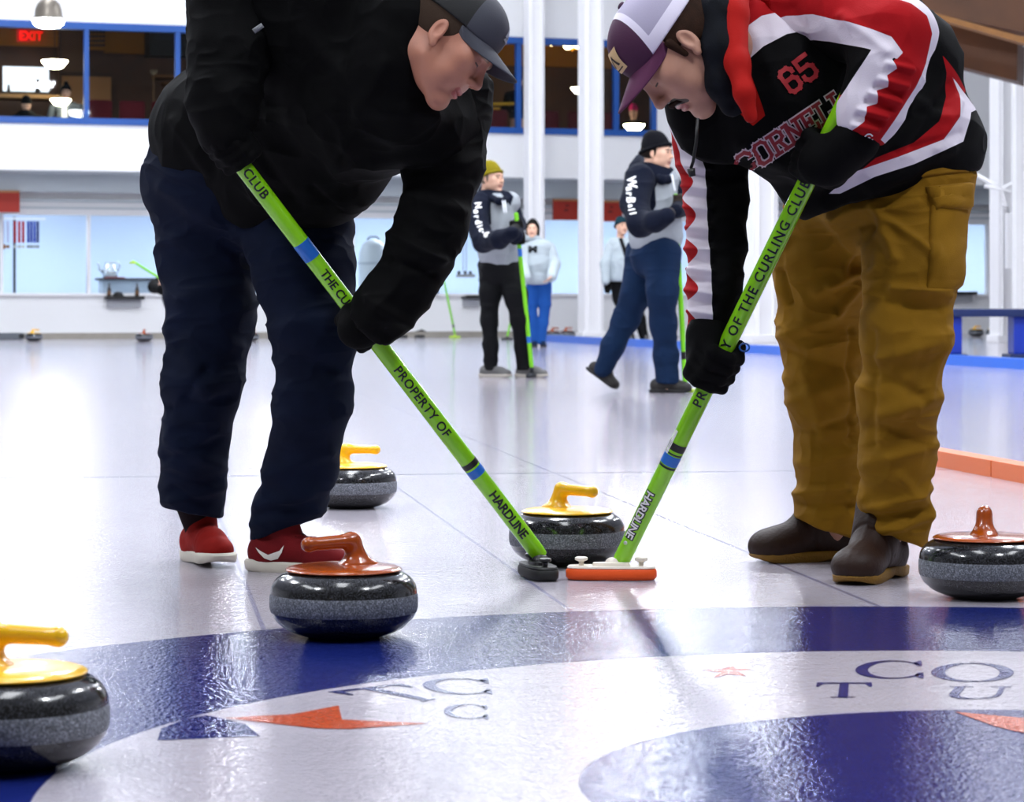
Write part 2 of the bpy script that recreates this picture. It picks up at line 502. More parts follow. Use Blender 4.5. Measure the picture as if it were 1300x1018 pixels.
# lettering painted in the ring (thin decals lying on the ice under the same glossy surface)
def ice_paint(name, col):
    m = ICE.copy(); m.name = name
    N = m.node_tree.nodes; b = N['Principled BSDF']
    for l in list(m.node_tree.links):
        if l.to_socket == b.inputs['Base Color']: m.node_tree.links.remove(l)
    b.inputs['Base Color'].default_value = (*lin(col), 1)
    return m
paint_navy = ice_paint('painted_navy', '#2a3170'); paint_orange = ice_paint('painted_orange', '#b94a22'); paint_blue = ice_paint('painted_blue', '#182468')
def glyph(kind):
    """serif capitals in a 1 x 1 box, list of polygons"""
    arc = lambda cx, cy, rx, ry, a0, a1, n=28: [(cx + rx*math.cos(a0+(a1-a0)*i/n), cy + ry*math.sin(a0+(a1-a0)*i/n)) for i in range(n+1)]
    if kind == 'T':
        return [[(.42,.04),(.58,.04),(.58,.93),(.42,.93)], [(.3,0),(.7,0),(.7,.045),(.3,.045)], [(.02,.93),(.98,.93),(.98,1),(.02,1)],
                [(.02,.93),(.02,.72),(.06,.72),(.14,.93)], [(.98,.93),(.86,.93),(.94,.72),(.98,.72)]]
    if kind == 'O':
        o = arc(.5,.5,.5,.5,0,2*PI,48); i = arc(.5,.5,.33,.46,0,2*PI,48)
        return [[o[k], o[k+1], i[k+1], i[k]] for k in range(48)]
    if kind == 'C':
        o = arc(.52,.5,.52,.5,.55,2*PI-.55,40); i = arc(.56,.5,.38,.455,.62,2*PI-.62,40)
        return [[o[k], o[k+1], i[k+1], i[k]] for k in range(40)] + [[(.9,.68),(.97,.68),(.97,.98),(.93,.98),(.84,.86)], [(.9,.32),(.84,.14),(.93,.02),(.97,.02),(.97,.32)]]
    if kind == 'U':
        o = arc(.5,.4,.4,.4,PI,2*PI,24); i = arc(.53,.42,.28,.36,PI,2*PI,24)
        return [[o[k], o[k+1], i[k+1], i[k]] for k in range(24)] + [[(.1,.38),(.26,.38),(.26,.95),(.1,.95)], [(.81,.4),(.9,.4),(.9,.95),(.81,.95)], [(0,.95),(.38,.95),(.38,1),(0,1)], [(.68,.95),(1,.95),(1,1),(.68,1)]]
LOGO = thing('house_lettering', 'navy serif capitals and orange star points painted in the white ring', 'lettering', (0, 0, 0))
LOGO['kind'] = 'structure'
def paint_letter(kind, quad, m, name='painted_letter'):
    """quad: photo corners of the letter box bottom-left, bottom-right, top-right, top-left"""
    q = [ground(*c) for c in quad]
    def P(u, v): return q[0]*(1-u)*(1-v) + q[1]*u*(1-v) + q[2]*u*v + q[3]*(1-u)*v
    b = MB()
    for pl in glyph(kind): b.bm.faces.new([b.bm.verts.new(P(*p) + Vector((0, 0, .0012))) for p in pl])
    return b.build(name, m, LOGO)
paint_letter('T', ((524,894),(566,885),(512,868),(414,879)), paint_navy)
paint_letter('C', ((548,882),(628,882),(622,861),(528,862)), paint_navy)
paint_letter('C', ((562,912),(622,914),(620,895),(566,894)), paint_navy)
paint_letter('C', ((1082,862),(1176,862),(1172,839),(1090,839)), paint_navy)
paint_letter('O', ((1180,866),(1290,866),(1284,842),(1184,842)), paint_navy)
paint_letter('T', ((1030,886),(1110,886),(1108,867),(1036,867)), paint_navy)
paint_letter('U', ((1190,888),(1278,888),(1284,872),(1206,872)), paint_navy)
def flat_paint(pts, m, name, z=.001):
    b = MB(); b.bm.faces.new([b.bm.verts.new(ground(*p) + Vector((0, 0, z))) for p in pts]); return b.build(name, m, LOGO)
flat_paint(((285,912),(372,907),(430,896),(434,914),(545,919),(440,926),(400,925)), paint_orange, 'star_point')
flat_paint(((1212,904),(1245,907),(1300,912),(1360,915),(1330,935),(1290,929),(1262,922)), paint_orange, 'star_point')
flat_paint(((930,846),(935,849),(955,850),(937,853),(948,859),(925,856),(905,861),(915,854),(890,851),(915,850)), paint_orange, 'small_star')
flat_paint(((205,925),(235,913),(262,908),(312,920),(330,935),(200,940)), paint_blue, 'blue_patch', .0008)

# ---- ceiling, side walls
cl = MB(); cl.box(-30, -4, 9.0, 26, 60, 9.3); structure(cl.build('ceiling', mat('ceiling_paint', '#dfe6ea', .8)))
sw = MB(); sw.box(-30.3, 6, 0, -30, 60, 9.0); structure(sw.build('wall_left', white))
sw = MB(); sw.box(26, 6, 0, 26.3, 60, 9.0); structure(sw.build('wall_right', white))

# ---- upper part of the far wall with its strip of lounge windows
zt, zb, zo0, zo1 = 8.98, wz(215), wz(152), wz(28)
PL, PR = -1250, 2560
w = MB()
w.wbox(PL, PR, zb, zo0, 0, .25); w.wbox(PL, PR, zo1, zt, 0, .25); w.wbox(834, PR, zo0, zo1, 0, .25); w.wbox(PL, -420, zo0, zo1, 0, .25)
structure(w.build('wall_back', white))
t = MB(); t.wbox(-420, 834, zo0 - .05, zo0 + .06, -.05, .2); structure(t.build('trim_1', blue_trim))
t = MB(); t.wbox(-420, 834, zo1 - .08, zo1 + .04, -.05, .2); structure(t.build('trim_2', blue_trim))
edges = [-420, -110, 110, 226, 420, 540, 659, 783, 831]
for i, (a, b) in enumerate(zip(edges[:-1], edges[1:])):
    f = MB(); f.wbox(b - 3, b + 3, zo0 + .06, zo1 - .08, -.03, .12); fo = structure(f.build('window_%d' % (i + 1), blue_trim))
    g = MB(); g.wbox(a + 3, b - 3, zo0 + .06, zo1 - .08, .05, .012); g.build('pane', GLASS, fo)
# underside of the overhanging lounge and the set-back lower wall with its windows
LB = 1.6
s = MB(); s.wbox(PL, PR, zb - .02, zb, .25, LB); structure(s.build('trim_3', greyish))
s = MB(); s.wbox(PL, PR, 2.56, zb - .02, LB - .5, .3); structure(s.build('trim_4', greyish))
zs, zh = wz(372, 0, LB), wz(272, 0, LB)
w = MB(); w.wbox(PL, PR, 0, zs, LB, .2); w.wbox(PL, PR, zh, 2.6, LB, .2)
for a, b in ((-420, -200), (1187, 1200), (1256, PR), (PL, -900)): w.wbox(a, b, zs, zh, LB, .2)
structure(w.build('wall_front', white))
r = MB(); r.wbox(PL, PR, 2.40, 2.45, LB - .08, .08); r.wbox(PL, PR, 2.28, 2.31, LB - .05, .05); structure(r.build('trim_5', greyish))
r = MB(); r.wbox(PL, PR, zs - .05, zs, LB - .08, .1); structure(r.build('trim_6', white_gloss))
ed = [-200, 2, 113, 220, 333, 448, 556, 690, 745, 760, 862, 960, 1090, 1187]
for i, (a, b) in enumerate(zip(ed[:-1], ed[1:])):
    f = MB(); f.wbox(b - 2, b + 2, zs, zh, LB - .02, .14); fo = structure(f.build('window_%d' % (i + 10), white_gloss))
    g = MB(); g.wbox(a + 2, b - 2, zs, zh, LB + .08, .012); g.build('pane', GLASS, fo)
f = MB(); f.wbox(1254, 1258, zs, zh, LB - .02, .14); fo = structure(f.build('window_30', white_gloss))
g = MB(); g.wbox(1200, 1254, zs, zh, LB + .08, .012); g.build('pane', GLASS, fo)
# rooms behind the glass
room = mat('lobby_wall', '#d2e0f4', .8, var=.05, varscale=.5)
w = MB(); w.wbox(PL, PR, 0, 2.6, LB + 3.6, .2); structure(w.build('wall_lobby', room))
w = MB(); w.wbox(PL, PR, -.02, .02, LB + .2, 3.4); structure(w.build('floor_lobby', mat('lobby_floor', '#8f959c', .6)))
w = MB(); w.wbox(PL, PR, 2.6, 2.7, LB + .2, 3.4); structure(w.build('ceiling_lobby', white))
lobby_fill = mat('lobby_fill_glow', '#ffffff', .5, emit='#eaf2ff', estr=LOBBY_STRENGTH)  # unseen glowing panels added to light the room behind the glass
for i, a in enumerate((-300, -20, 230, 480, 730, 980, 1230)):
    q = MB(); q.wbox(a, a + 120, 2.56, 2.6, LB + 1.0, .6)
    meta(q.build('lobby_fill_panel', lobby_fill), 'unseen fill light panel added on the lobby ceiling behind the lower windows', 'ceiling light', 'added lobby fill lights')
# lounge shell
wood = mat('wood_panelling', '#4a2a14', .6, bump=(6, .002), var=.3, varscale=3)
tan = mat('tan_wall', '#a8712c', .8, var=.05)
lf = 3.05
w = MB(); w.wbox(-500, 1000, lf - .1, lf, .25, 6.0); structure(w.build('floor_lounge', mat('lounge_carpet', '#3a2320', .9)))
w = MB(); w.wbox(-500, 1000, lf, 5.9, 5.6, .2); structure(w.build('wall_lounge', wood))
w = MB(); w.wbox(-500, 1000, 5.9, 6.0, .25, 5.5); structure(w.build('ceiling_lounge', mat('lounge_ceiling', '#8d6a44', .8)))
zt2 = wz(60, 0, 5.5)
for n_, (a, b, z0) in enumerate(((-120, 76, wz(57,0,5.5)), (133, 190, wz(67,133,5.5)), (560, 1000, wz(83,650,5.5)))):
    w = MB(); w.wbox(a, b, z0, 5.9, 5.5, .1); structure(w.build('trim_%d' % (n_ + 7), tan))
w = MB(); w.wbox(76, 108, lf, 5.9, 5.3, .3); structure(w.build('trim_11', mat('door_wood', '#5a3a1c', .6)))

# ---- posts
def post(px0, px1, off, label, extra=None):
    a, b = wpt(px0, off), wpt(px1, off); wd = (b - a).length
    c = (a + b) / 2
    t = thing('column', label, 'column', (c.x, c.y, 0), rz=WANG); t['kind'] = 'structure'
    m = MB(); m.box(-wd/2, -wd/2, 0, wd/2, wd/2, 8.98, .02); m.build('shaft', white_gloss, t)
    m = MB()
    for x in (-wd*.30, wd*.30): m.box(x - .012, -wd/2 - .03, .1, x + .012, -wd/2, 8.9)
    m.build('edge_bead', white_gloss, t)
    m = MB(); m.box(-wd*.62, -wd*.62, 0, wd*.62, wd*.62, .12, .01); m.build('base_plate', white_gloss, t)
    if extra:
        m = MB(); m.box(.03, -wd/2 - .06, wz(338, 745, off), .10, -wd/2, wz(302, 745, off), .01); m.build('switch_box', box_grey, t)
        m = MB(); m.box(-.02, -wd/2 - .12, wz(254, 745, off), .12, -wd/2, wz(240, 745, off), .02); m.build('junction_box', white_gloss, t)
post(668, 688, -1.2, 'white square post rising between the two lounge windows')
post(738, 762, -2.6, 'white post with a small grey switch box right of the red board')
post(950, 981, -8.0, 'broad white post seen between the jersey sleeve and the brush')
post(1262, 1284, -9.0, 'white post behind the blue bench at the right')
# kerb along the far wall, blue kerb, orange divider
k = MB(); k.wbox(-600, 735, 0, .10, .1, .12); meta(k.build('kerb', mat('grey_foam', '#9a958c', .8, var=.1)), 'long grey foam kerb along the foot of the far wall', 'kerb')
def run_box(p, q, wdt, h, m, name, par=None, bev=.01):
    d = (q - p); n = Vector((-d.y, d.x, 0)).normalized() * wdt
    b = MB(); b.prism([p, q, q + n, p + n], (0, 0, h)); return b.build(name, m, par)
bk = mat('blue_kerb', '#1c63cf', .35)
B = [ground(1420, 475), ground(985, 449), ground(700, 433)]
t = thing('divider', 'blue foam divider running back across the ice to the far post', 'divider', (B[1].x, B[1].y, 0))
for i in range(2): place(run_box(B[i], B[i+1], .16, .1, bk, 'segment'), t).parent = t
ok = mat('orange_divider_foam', '#d0621a', .35, var=.06, varscale=2)
O1, O2 = ground(1300, 614), ground(1178, 590)
dd = (O2 - O1).normalized()
t = thing('divider', 'orange foam divider along the right side of the ice', 'divider', (O1.x, O1.y, 0))
edge = [O1 - dd*1.5, O1 + dd*.35, O1 + dd*.36, O1 + dd*2.7]
for i in (0, 2): place(run_box(edge[i], edge[i+1], -.09, .062, ok, 'segment'), t).parent = t
# ice on far sheet has a faint orange line behind the bench
# ---- glulam arch and timber at the upper right
timber = mat('glulam', '#5a3415', .55, bump=(5, .003), var=.3, varscale=1.6)
ledge = mat('glulam_ledge', '#8a5a22', .55, var=.15)
def arch(name, pts, m, depth, dth, label):
    q = [at(x, y, dth) for x, y in pts]  # outline of the face
    b = MB(); b.prism(q, (depth * .3, depth, 0)); o = b.build(name, m); meta(o, label, 'beam'); return o
a1 = arch('timber_beam', [(1000, 28), (1195, 78), (1291, 103), (1292, 53), (1190, 25), (1000, -20)], timber, .9, 40, 'lower brown timber arch beam ending on the right wall')
a2 = arch('timber_beam', [(1000, -24), (1190, 18), (1310, 43), (1400, 60), (1400, -60), (1000, -130)], timber, .9, 39, 'upper brown timber arch beam at the top right corner')
a3 = arch('timber_ledge', [(1000, -22), (1190, 24), (1292, 53), (1400, 76), (1400, 62), (1292, 45), (1190, 17), (1000, -28)], ledge, .5, 38.3, 'lighter ochre timber ledge between the two brown beams')
# pier and bracket on the right wall
w = MB(); p = at(1290, 103, 44); q = at(1420, 103, 44)
w.box(p.x, p.y, 0, q.x + 4, p.y + .3, p.z + .1); structure(w.build('wall_pier', white))
brk = thing('wall_bracket', 'white curved pipe bracket on the wall above the blue bench', 'bracket', at(1275, 235, 46))
b = MB()
for e in ((1240, 222), (1250, 236), (1300, 226), (1300, 250)):
    b.tube([at(1284, 300, 46), at(1278, 262, 46), at(1272, 240, 46), at(*e, 46)], .035, 8)
o = place(b.build('pipe', white_gloss, smooth=True), brk); o.parent = brk
b = MB(); c = at(1283, 300, 46); b.box(c.x - .08, c.y - .08, c.z - .5, c.x + .08, c.y + .05, c.z + .35, .02)
o = place(b.build('mounting_box', white_gloss), brk); o.parent = brk

# ================================================================== LAMPS
dome_m = mat('lamp_dome', '#8a8276', .35, metal=.4)
lamp_m = mat('lamp_diffuser', '#ffffff', .4, emit='#f4f8ff', estr=LAMP_STRENGTH)
def dome_lamp(loc, label, s=1.0):
    t = thing('pendant_lamp', label, 'lamp', loc, 'rink lamps hung from the ceiling')
    m = MB(); m.lathe([(0,.36*s),(.05*s,.36*s),(.13*s,.33*s),(.2*s,.26*s),(.235*s,.16*s),(.245*s,.05*s),(.285*s,0),(.285*s,-.012*s),(.235*s,.0)], seg=40)
    m.build('dome', dome_m, t, True)
    m = MB(); m.lathe([(.28*s,-.012*s),(.26*s,-.08*s),(.2*s,-.135*s),(.1*s,-.155*s),(0,-.16*s)], seg=40); m.build('diffuser', lamp_m, t, True)
    m = MB(); m.tube([(0,0,.36*s),(0,0,9.0 - loc[2])], .012, 8); m.build('cable', mat('cable_black', '#202020', .6), t)
    return t
far = at(61.5, 27, 41.5 / K * K)
ld = 43.0                       # distance at which the shade is 41 px wide
far = Vector(((61.5 - 650) / F * ld, ld * .9999, EYE - (24 - HORIZON) / F * ld)) * 1.0
far.y -= 1.0; far.x = (61.5 - 650) / F * far.y; far.z = EYE - (24 - HORIZON) / F * far.y
lamps = [(far, .89, 'grey domed rink lamp glowing in front of the far wall, top left')]
for Yl, xs in ((36.5, (-3.1, 1.9)), (29.5, (-6.5, -2.1, 1.6, 7.4)), (22.5, (-6.0, -1.5, 2.0, 6.2)), (15.5, (-6, -1.6, 1.6, 5.4)), (8.6, (-4.6, -.6, 2.9)), (3.0, (-3.4, 2.6))):
    for x in xs:
        lamps.append((Vector((x, Yl, 5.25 if Yl > 20 else 5.0)), 1.0, None))
for p, s_, lb in lamps: dome_lamp(p, lb or 'grey domed rink lamp hanging above the ice', s_)

fill_m = mat('fill_panel_glow', '#ffffff', .5, emit='#f6faff', estr=FILL_STRENGTH)  # out-of-view fill panels added to brighten the far wall and the rink
for x in (-7.5, -.5, 6.5):
    for y in (4, 12, 20, 28, 36, 42.5):
        b = MB(); b.box(x - .7, y - 2.2, 8.86, x + .7, y + 2.2, 9.0)
        meta(b.build('fill_panel', fill_m), 'long unseen fill light panel added on the high rink ceiling above the frame', 'ceiling light', 'added rink fill panels')
# ================================================================== THINGS ALONG THE FAR WALL
black = mat('black_plastic', '#101010', .5)
def wthing(name, label, cat, px, py, off, group=None):
    return thing(name, label, cat, wat(px, py, off), group, rz=WANG)
red_m = mat('red_board', '#a5240f', .6, var=.08)
def board(px0, px1, py0, py1, off, label):
    z1, z0 = wz(py0, px0, off), wz(py1, px0, off)
    t = wthing('wall_board', label, 'board', (px0 + px1) / 2, py1, off)
    m = MB(); m.wbox(px0, px1, z0, z1, off, .06); o = place(m.build('panel', red_m), t); o.parent = t
    m = MB(); m.wbox(px0, px1, z1, z1 + .04, off - .01, .08); o = place(m.build('top_rail', mat('rail_tan', '#b07a50', .6)), t); o.parent = t
    m = MB(); m.wbox((px0+px1)/2 - 2, (px0+px1)/2 + 2, z1 - .1, z1 - .07, off - .02, .03); m.wbox((px0+px1)/2 - 4, (px0+px1)/2 + 1, z1 - .19, z1 - .15, off - .02, .03)
    o = place(m.build('small_mark', mat('mark_dark', '#6b1208', .6)), t); o.parent = t
board(-30, 25, 244, 269, LB - .6, 'dark red board hanging at the left edge above the medals')
board(703, 738, 255, 279, LB - .6, 'dark red board between the two slender white posts')
board(763, 790, 257, 281, LB - .7, 'orange red board right of the white post with the switch box')
# medals on ribbons
ribs = [(4,'#b9b9d6','#9a5a22'), (10,'#c4c4de','#8a5524'), (19,'#b3121c','#b4b0a4'), (24.5,'#c4121c','#b4b0a4'), (29.5,'#c4121c','#c9c4b4'), (36,'#15309a','#8b8c90'), (40,'#15309a','#8b8c90'), (44,'#1a38a8','#9a9b9e'), (48,'#101f6a','#8b8c90')]
names = {0:'pale lilac', 1:'pale lilac', 2:'red', 3:'red', 4:'red', 5:'blue', 6:'blue', 7:'blue', 8:'dark blue'}
orders = ['leftmost', 'second from the left', 'first of the three red', 'middle of the three red', 'last of the three red', 'first of the four blue', 'second of the four blue', 'third of the four blue', 'rightmost']
for i, (x, rc, mc) in enumerate(ribs):
    t = wthing('medal', '%s ribbon medal behind the glass, %s' % (names[i], orders[i]), 'medal', x, 308, LB + .5, 'medals hung behind the lower left window')
    w_ = .024
    m = MB(); m.box(-w_, -.004, 0, w_*.9, .004, .38); m.build('ribbon', mat('ribbon_' + rc, rc, .7), t)
    m = MB(); m.tube([(0, -.01, -.07), (0, .01, -.07)], .03 if i != 0 else .05, 20); m.build('disc', mat('disc_' + mc, mc, .35, metal=.6), t)
m = MB(); m.wbox(-30, 58, wz(279, 20, LB+.5), wz(276, 20, LB+.5), LB + .48, .03); meta(m.build('hanging_rail', white_gloss), 'white rail carrying the medals behind the lower left window', 'rail')
m = MB(); m.wbox(17, 20, 0, wz(275,18,LB+.9), LB + .9, .05); meta(m.build('door_edge', mat('dark_edge', '#20242c', .5)), 'dark upright edge behind the medals', 'post')
# table and silver jug
t = wthing('lobby_table', 'dark edged table behind the glass under the silver jug', 'table', 160, 430, LB + 1.6)
zt3 = wz(353, 128, LB+1.6)
m = MB(); m.wbox(128, 216, zt3 - .04, zt3, LB + 1.4, .6); o = place(m.build('table_top', mat('dark_top', '#282026', .5)), t); o.parent = t
m = MB(); m.wbox(130, 214, 0, zt3 - .04, LB + 1.5, .4); o = place(m.build('apron', mat('apron', '#aab4c0', .7)), t); o.parent = t
t = wthing('jug', 'silver jug with spout and handle on the lobby table', 'jug', 140, 353, LB + 1.6)
m = MB(); m.lathe([(0,0),(.13,0),(.14,.05),(.135,.16),(.1,.24),(.085,.28),(.09,.29)], seg=24); m.build('bowl', mat('silver', '#c9ced2', .25, metal=.8), t, True)
m = MB(); m.tube([(-.12,0,.1),(-.2,0,.16),(-.2,0,.24),(-.24,0,.27)], [.03,.025,.02,.018], 10); m.build('spout', mat('silver', '#c9ced2', .3), t, True)
m = MB(); m.tube([(.08,0,.27),(.15,0,.3),(.18,0,.22),(.13,0,.12)], .014, 8); m.build('handle', mat('silver', '#c9ced2', .3), t, True)
t = wthing('magazine', 'red covered magazine lying left of the silver jug', 'magazine', 144, 353, LB + 1.2)
m = MB(); m.box(-.15, -.05, 0, .2, .02, .02); m.build('pages', mat('magazine_red', '#8a3a40', .6), t)
# little drinks shelves under the windows
def shelf(px0, px1, py, label, g=None):
    t = wthing('wall_shelf', label, 'shelf', (px0+px1)/2, py, LB - .12, 'black shelves on the sill')
    wd = (wpt(px1, LB) - wpt(px0, LB)).length / 2
    m = MB(); m.box(-wd, -.12, 0, wd, .1, .035, .005); m.box(-wd, -.125, .035, wd, -.115, .06); m.build('tray', black, t)
    m = MB(); m.box(-wd*.9, .02, -.14, wd*.9, .1, 0); m.build('bracket', mat('bracket_grey', '#b9bcc2', .6), t)
    return t
shelf(134, 182, 380, 'black shelf with two bottles under the left window')
shelf(588, 612, 379, 'black shelf under the window beside the man in the olive beanie')
shelf(1203, 1237, 374, 'narrow black shelf under the window at the right')
brown_glass = mat('brown_glass', '#2c1408', .2, spec=.8)
def bottle(px, lb):
    t = wthing('bottle', lb, 'bottle', px, 376.5, LB - .14, 'bottles on the black shelf')
    m = MB(); m.lathe([(0,0),(.033,0),(.035,.01),(.035,.12),(.03,.15),(.014,.18),(.013,.24),(0,.24)], seg=20); m.build('glass', brown_glass, t, True)
    m = MB(); m.lathe([(.0355,.03),(.0362,.035),(.0362,.1),(.0355,.105)], seg=20); m.build('paper_wrap', mat('wrap', '#6a4a2a', .6), t)
bottle(138.5, 'left brown bottle on the black shelf'); bottle(174, 'right brown bottle on the black shelf')
t = wthing('camera_case', 'small black rounded case between the two bottles', 'case', 150, 377, LB - .14)
m = MB(); m.lathe([(0,0),(.09,0),(.1,.03),(.07,.08),(0,.1)], seg=20); m.build('case_body', black, t, True)
m = MB(); m.lathe([(.02,.09),(.03,.1),(0,.11)], seg=12); m.build('button', mat('box_grey', '', .5), t, True)
# dome-topped bin behind the glass
t = wthing('dome_bin', 'pale grey dome topped bin behind the glass, left of the lone green brush', 'bin', 474, 430, LB + .8)
zz = wz(300, 474, LB+.8)
m = MB(); m.lathe([(0,0),(.24,0),(.26,.1),(.27,zz-.45),(.27,zz-.4),(.26,zz-.25),(.21,zz-.1),(.12,zz-.02),(0,zz)], seg=32); m.build('shell', mat('bin_grey', '#b4b9bd', .5), t, True)
m = MB(); m.lathe([(.272,zz-.47),(.285,zz-.46),(.285,zz-.43),(.272,zz-.42)], seg=32); m.build('rim_band', mat('bin_rim', '#a3a9ae', .5), t, True)
m = MB(); m.tube([(-.12,0,zz),(-.06,0,zz+.05),(.06,0,zz+.05),(.12,0,zz)], .015, 8); m.build('handle', black, t, True)
# pipes and hook plate
t = wthing('water_pipe', 'pair of thin grey pipes down to a hook plate on the window', 'pipe', 590, 352, LB - .03)
m = MB(); m.tube([(-.03,0,.1),(-.03,0,1.1)], .008, 8); m.tube([(.03,0,.1),(.03,0,1.1)], .008, 8); m.build('tube', mat('pipe_grey', '#8d939b', .5), t)
m = MB(); m.box(-.16,-.02,0,.2,.01,.06,.005); m.build('hook_plate', mat('plate_grey', '#a7adb4', .5), t)
for x in (-.12, 0, .1):
    m = MB(); m.lathe([(0,0),(.03,0),(.03,.05),(0,.06)], (x,-.03,.06), 12); m.build('knob', mat('knob_dark', '#45484d', .5), t, True)
t = wthing('hose_coil', 'grey coiled hose hung on the wall behind the olive beanie', 'hose', 657, 285, LB - .2)
for i in range(3):
    m = MB(); m.tube([((.2+.02*i)*math.cos(a*PI/12), -.02*i, .05 + (.3+.02*i)*math.sin(a*PI/12)) for a in range(25)], .016, 8, False); m.build('loop', mat('hose_grey', '#8f9496', .6), t, True)
t = wthing('blue_tray', 'teal blue tray on the window sill left of the lone green brush', 'tray', 546, 372, LB - .02)
m = MB(); m.box(-.2,-.1,0,.14,.05,.03,.008); m.box(-.2,-.1,.03,.14,-.09,.045); m.build('tray_body', mat('teal', '#1b6fa8', .5), t)
# mats, hacks
for px_, lb in ((511, 'left black rubber block on the grey kerb'), (533, 'right black rubber block on the grey kerb')):
    t = wthing('rubber_block', lb, 'block', px_, 432, -.1, 'black rubber blocks on the ice')
    t.location.z = 0
    m = MB(); m.box(-.075,-.06,0,.075,.06,.045,.01); m.build('block_body', black, t)
    m = MB(); m.box(-.085,-.07,0,.085,.07,.008); m.build('foot_plate', mat('plate_dark', '#2c2c2c', .5), t)
t = wthing('rubber_wedge', 'black wedge lying on top of the grey kerb', 'wedge', 534, 424, .16); t.location.z = .1
m = MB(); m.prism([(-.11,-.03,0),(.11,-.03,0),(.02,-.03,.04)], (0,.06,0)); m.build('wedge_body', black, t)
for px_, w_, lb in ((8, .14, 'grey black box on the ice at the left edge of the kerb'), ):
    t = wthing('low_box', lb, 'box', px_, 432, -.15); t.location.z = 0
    m = MB(); m.box(-.28,-.1,0,.28,.1,.11,.02); m.build('box_body', mat('box_slate', '#60666c', .6), t)
    m = MB(); m.box(-.29,-.11,.02,-.18,.11,.13,.01); m.box(.2,-.11,.02,.29,.11,.09,.01); m.build('end_cap', black, t)
# blue bench by the divider
bb = mat('bench_blue', '#1237b0', .4); bt = mat('bench_top_blue', '#0a2358', .45)
BD = 32.0
t = thing('bench', 'blue plastic bench with dark top beside the blue divider', 'bench', at(1245, 462, BD))
t.location.z = 0
def bx(px0, px1, py0, py1, dep, m, name, dy=0):
    a, b = at(px0, py0, BD), at(px1, py1, BD)
    k = MB(); k.box(a.x, a.y - dep + dy, b.z, b.x, a.y + dep + dy, a.z, .015); o = place(k.build(name, m), t); o.parent = t
z0 = HORIZON + EYE * F / (BD * K)
bx(1186, 1360, 392, 402, .28, bt, 'seat')
bx(1192, 1218, 402, z0 - 10, .18, bb, 'leg'); bx(1283, 1318, 402, z0 - 10, .18, bb, 'leg')
bx(1188, 1224, z0 - 10, z0, .26, bt, 'foot'); bx(1277, 1324, z0 - 10, z0, .26, bt, 'foot')

# ================================================================== LOUNGE UPSTAIRS
def lthing(name, label, cat, px, py, off, group=None): return thing(name, label, cat, wat(px, py, off), group, rz=WANG)
def lb_(t, px0, px1, py0, py1, off, th, m, name):
    k = MB(); k.wbox(px0, px1, wz(py1, px0, off), wz(py0, px0, off), off, th); o = place(k.build(name, m), t); o.parent = t; return o
red_e = mat('exit_red', '#ff2010', .5, emit='#ff1808', estr=1.1)
t = lthing('exit_sign', 'red glowing exit sign high on the tan lounge wall', 'sign', 30, 52, 5.4)
lb_(t, 22.5, 38.5, 37, 52, 5.38, .08, mat('exit_face', '#5a0a06', .5, emit='#ff1408', estr=.35), 'sign_face')
def text_mesh(txt, size, bold=0.0, space=1.0, cell=None, align='LEFT'):
    cu = bpy.data.curves.new('txt', 'FONT'); cu.body = txt; cu.size = size; cu.offset = bold; cu.space_character = space
    cu.align_x = align; cu.resolution_u = 3; cu.fill_mode = 'FRONT' if hasattr(cu, 'fill_mode') else None
    ob = bpy.data.objects.new('txt', cu); C.objects.link(ob)
    bpy.context.view_layer.update()
    me = bpy.data.meshes.new_from_object(ob.evaluated_get(bpy.context.evaluated_depsgraph_get()))
    bpy.data.objects.remove(ob); bpy.data.curves.remove(cu)
    bm = bmesh.new(); bm.from_mesh(me); bpy.data.meshes.remove(me)
    bmesh.ops.remove_doubles(bm, verts=bm.verts, dist=1e-6)
    if cell and bm.verts:
        xs = [v.co.x for v in bm.verts]; ys = [v.co.y for v in bm.verts]
        for axis, (lo, hi) in ((0, (min(xs), max(xs))), (1, (min(ys), max(ys)))):
            c = lo + cell
            while c < hi:
                co = (c, 0, 0) if axis == 0 else (0, c, 0); no = (1, 0, 0) if axis == 0 else (0, 1, 0)
                bmesh.ops.bisect_plane(bm, geom=bm.verts[:] + bm.edges[:] + bm.faces[:], plane_co=co, plane_no=no)
                c += cell
    return bm
def text_on(bm, fn, name, m, parent):
    for v in bm.verts: v.co = fn(v.co.x, v.co.y)
    me = bpy.data.meshes.new(name); bm.to_mesh(me); bm.free()
    return place_deep(link(name, me, m, parent))
def place_deep(o):
    r = o.parent; M = Matrix.Identity(4)
    while r is not None:
        M = Matrix.Translation(r.location) @ Matrix.Rotation(r.rotation_euler.z, 4, 'Z') @ M; r = r.parent
    o.data.transform(M.inverted()); return o
p0 = wat(24, 50.5, 5.36)
text_on(text_mesh('EXIT', .23, .006), lambda x, y: p0 + WU * x * .95 + Vector((0, 0, y * 1.05)), 'lettering', red_e, t)
t = lthing('whiteboard', 'bright white screen on the lounge wall below the exit sign', 'screen', 33, 116, 5.2)
lb_(t, 4, 62, 84, 116, 5.2, .05, mat('screen_white', '#ffffff', .5, emit='#f2f7ff', estr=1.1), 'screen_face')
lb_(t, 3, 63, 115.5, 118, 5.18, .09, black, 'bottom_frame')
t = lthing('long_table', 'tan topped table in front of the white screen', 'table', 35, 150, 3.6)
lb_(t, -60, 78, 117, 122, 3.2, .8, mat('table_tan', '#9a7448', .6), 'table_top')
lb_(t, -50, -46, 122, 170, 3.3, .06, black, 'leg'); lb_(t, 66, 69, 122, 170, 3.3, .06, black, 'leg')
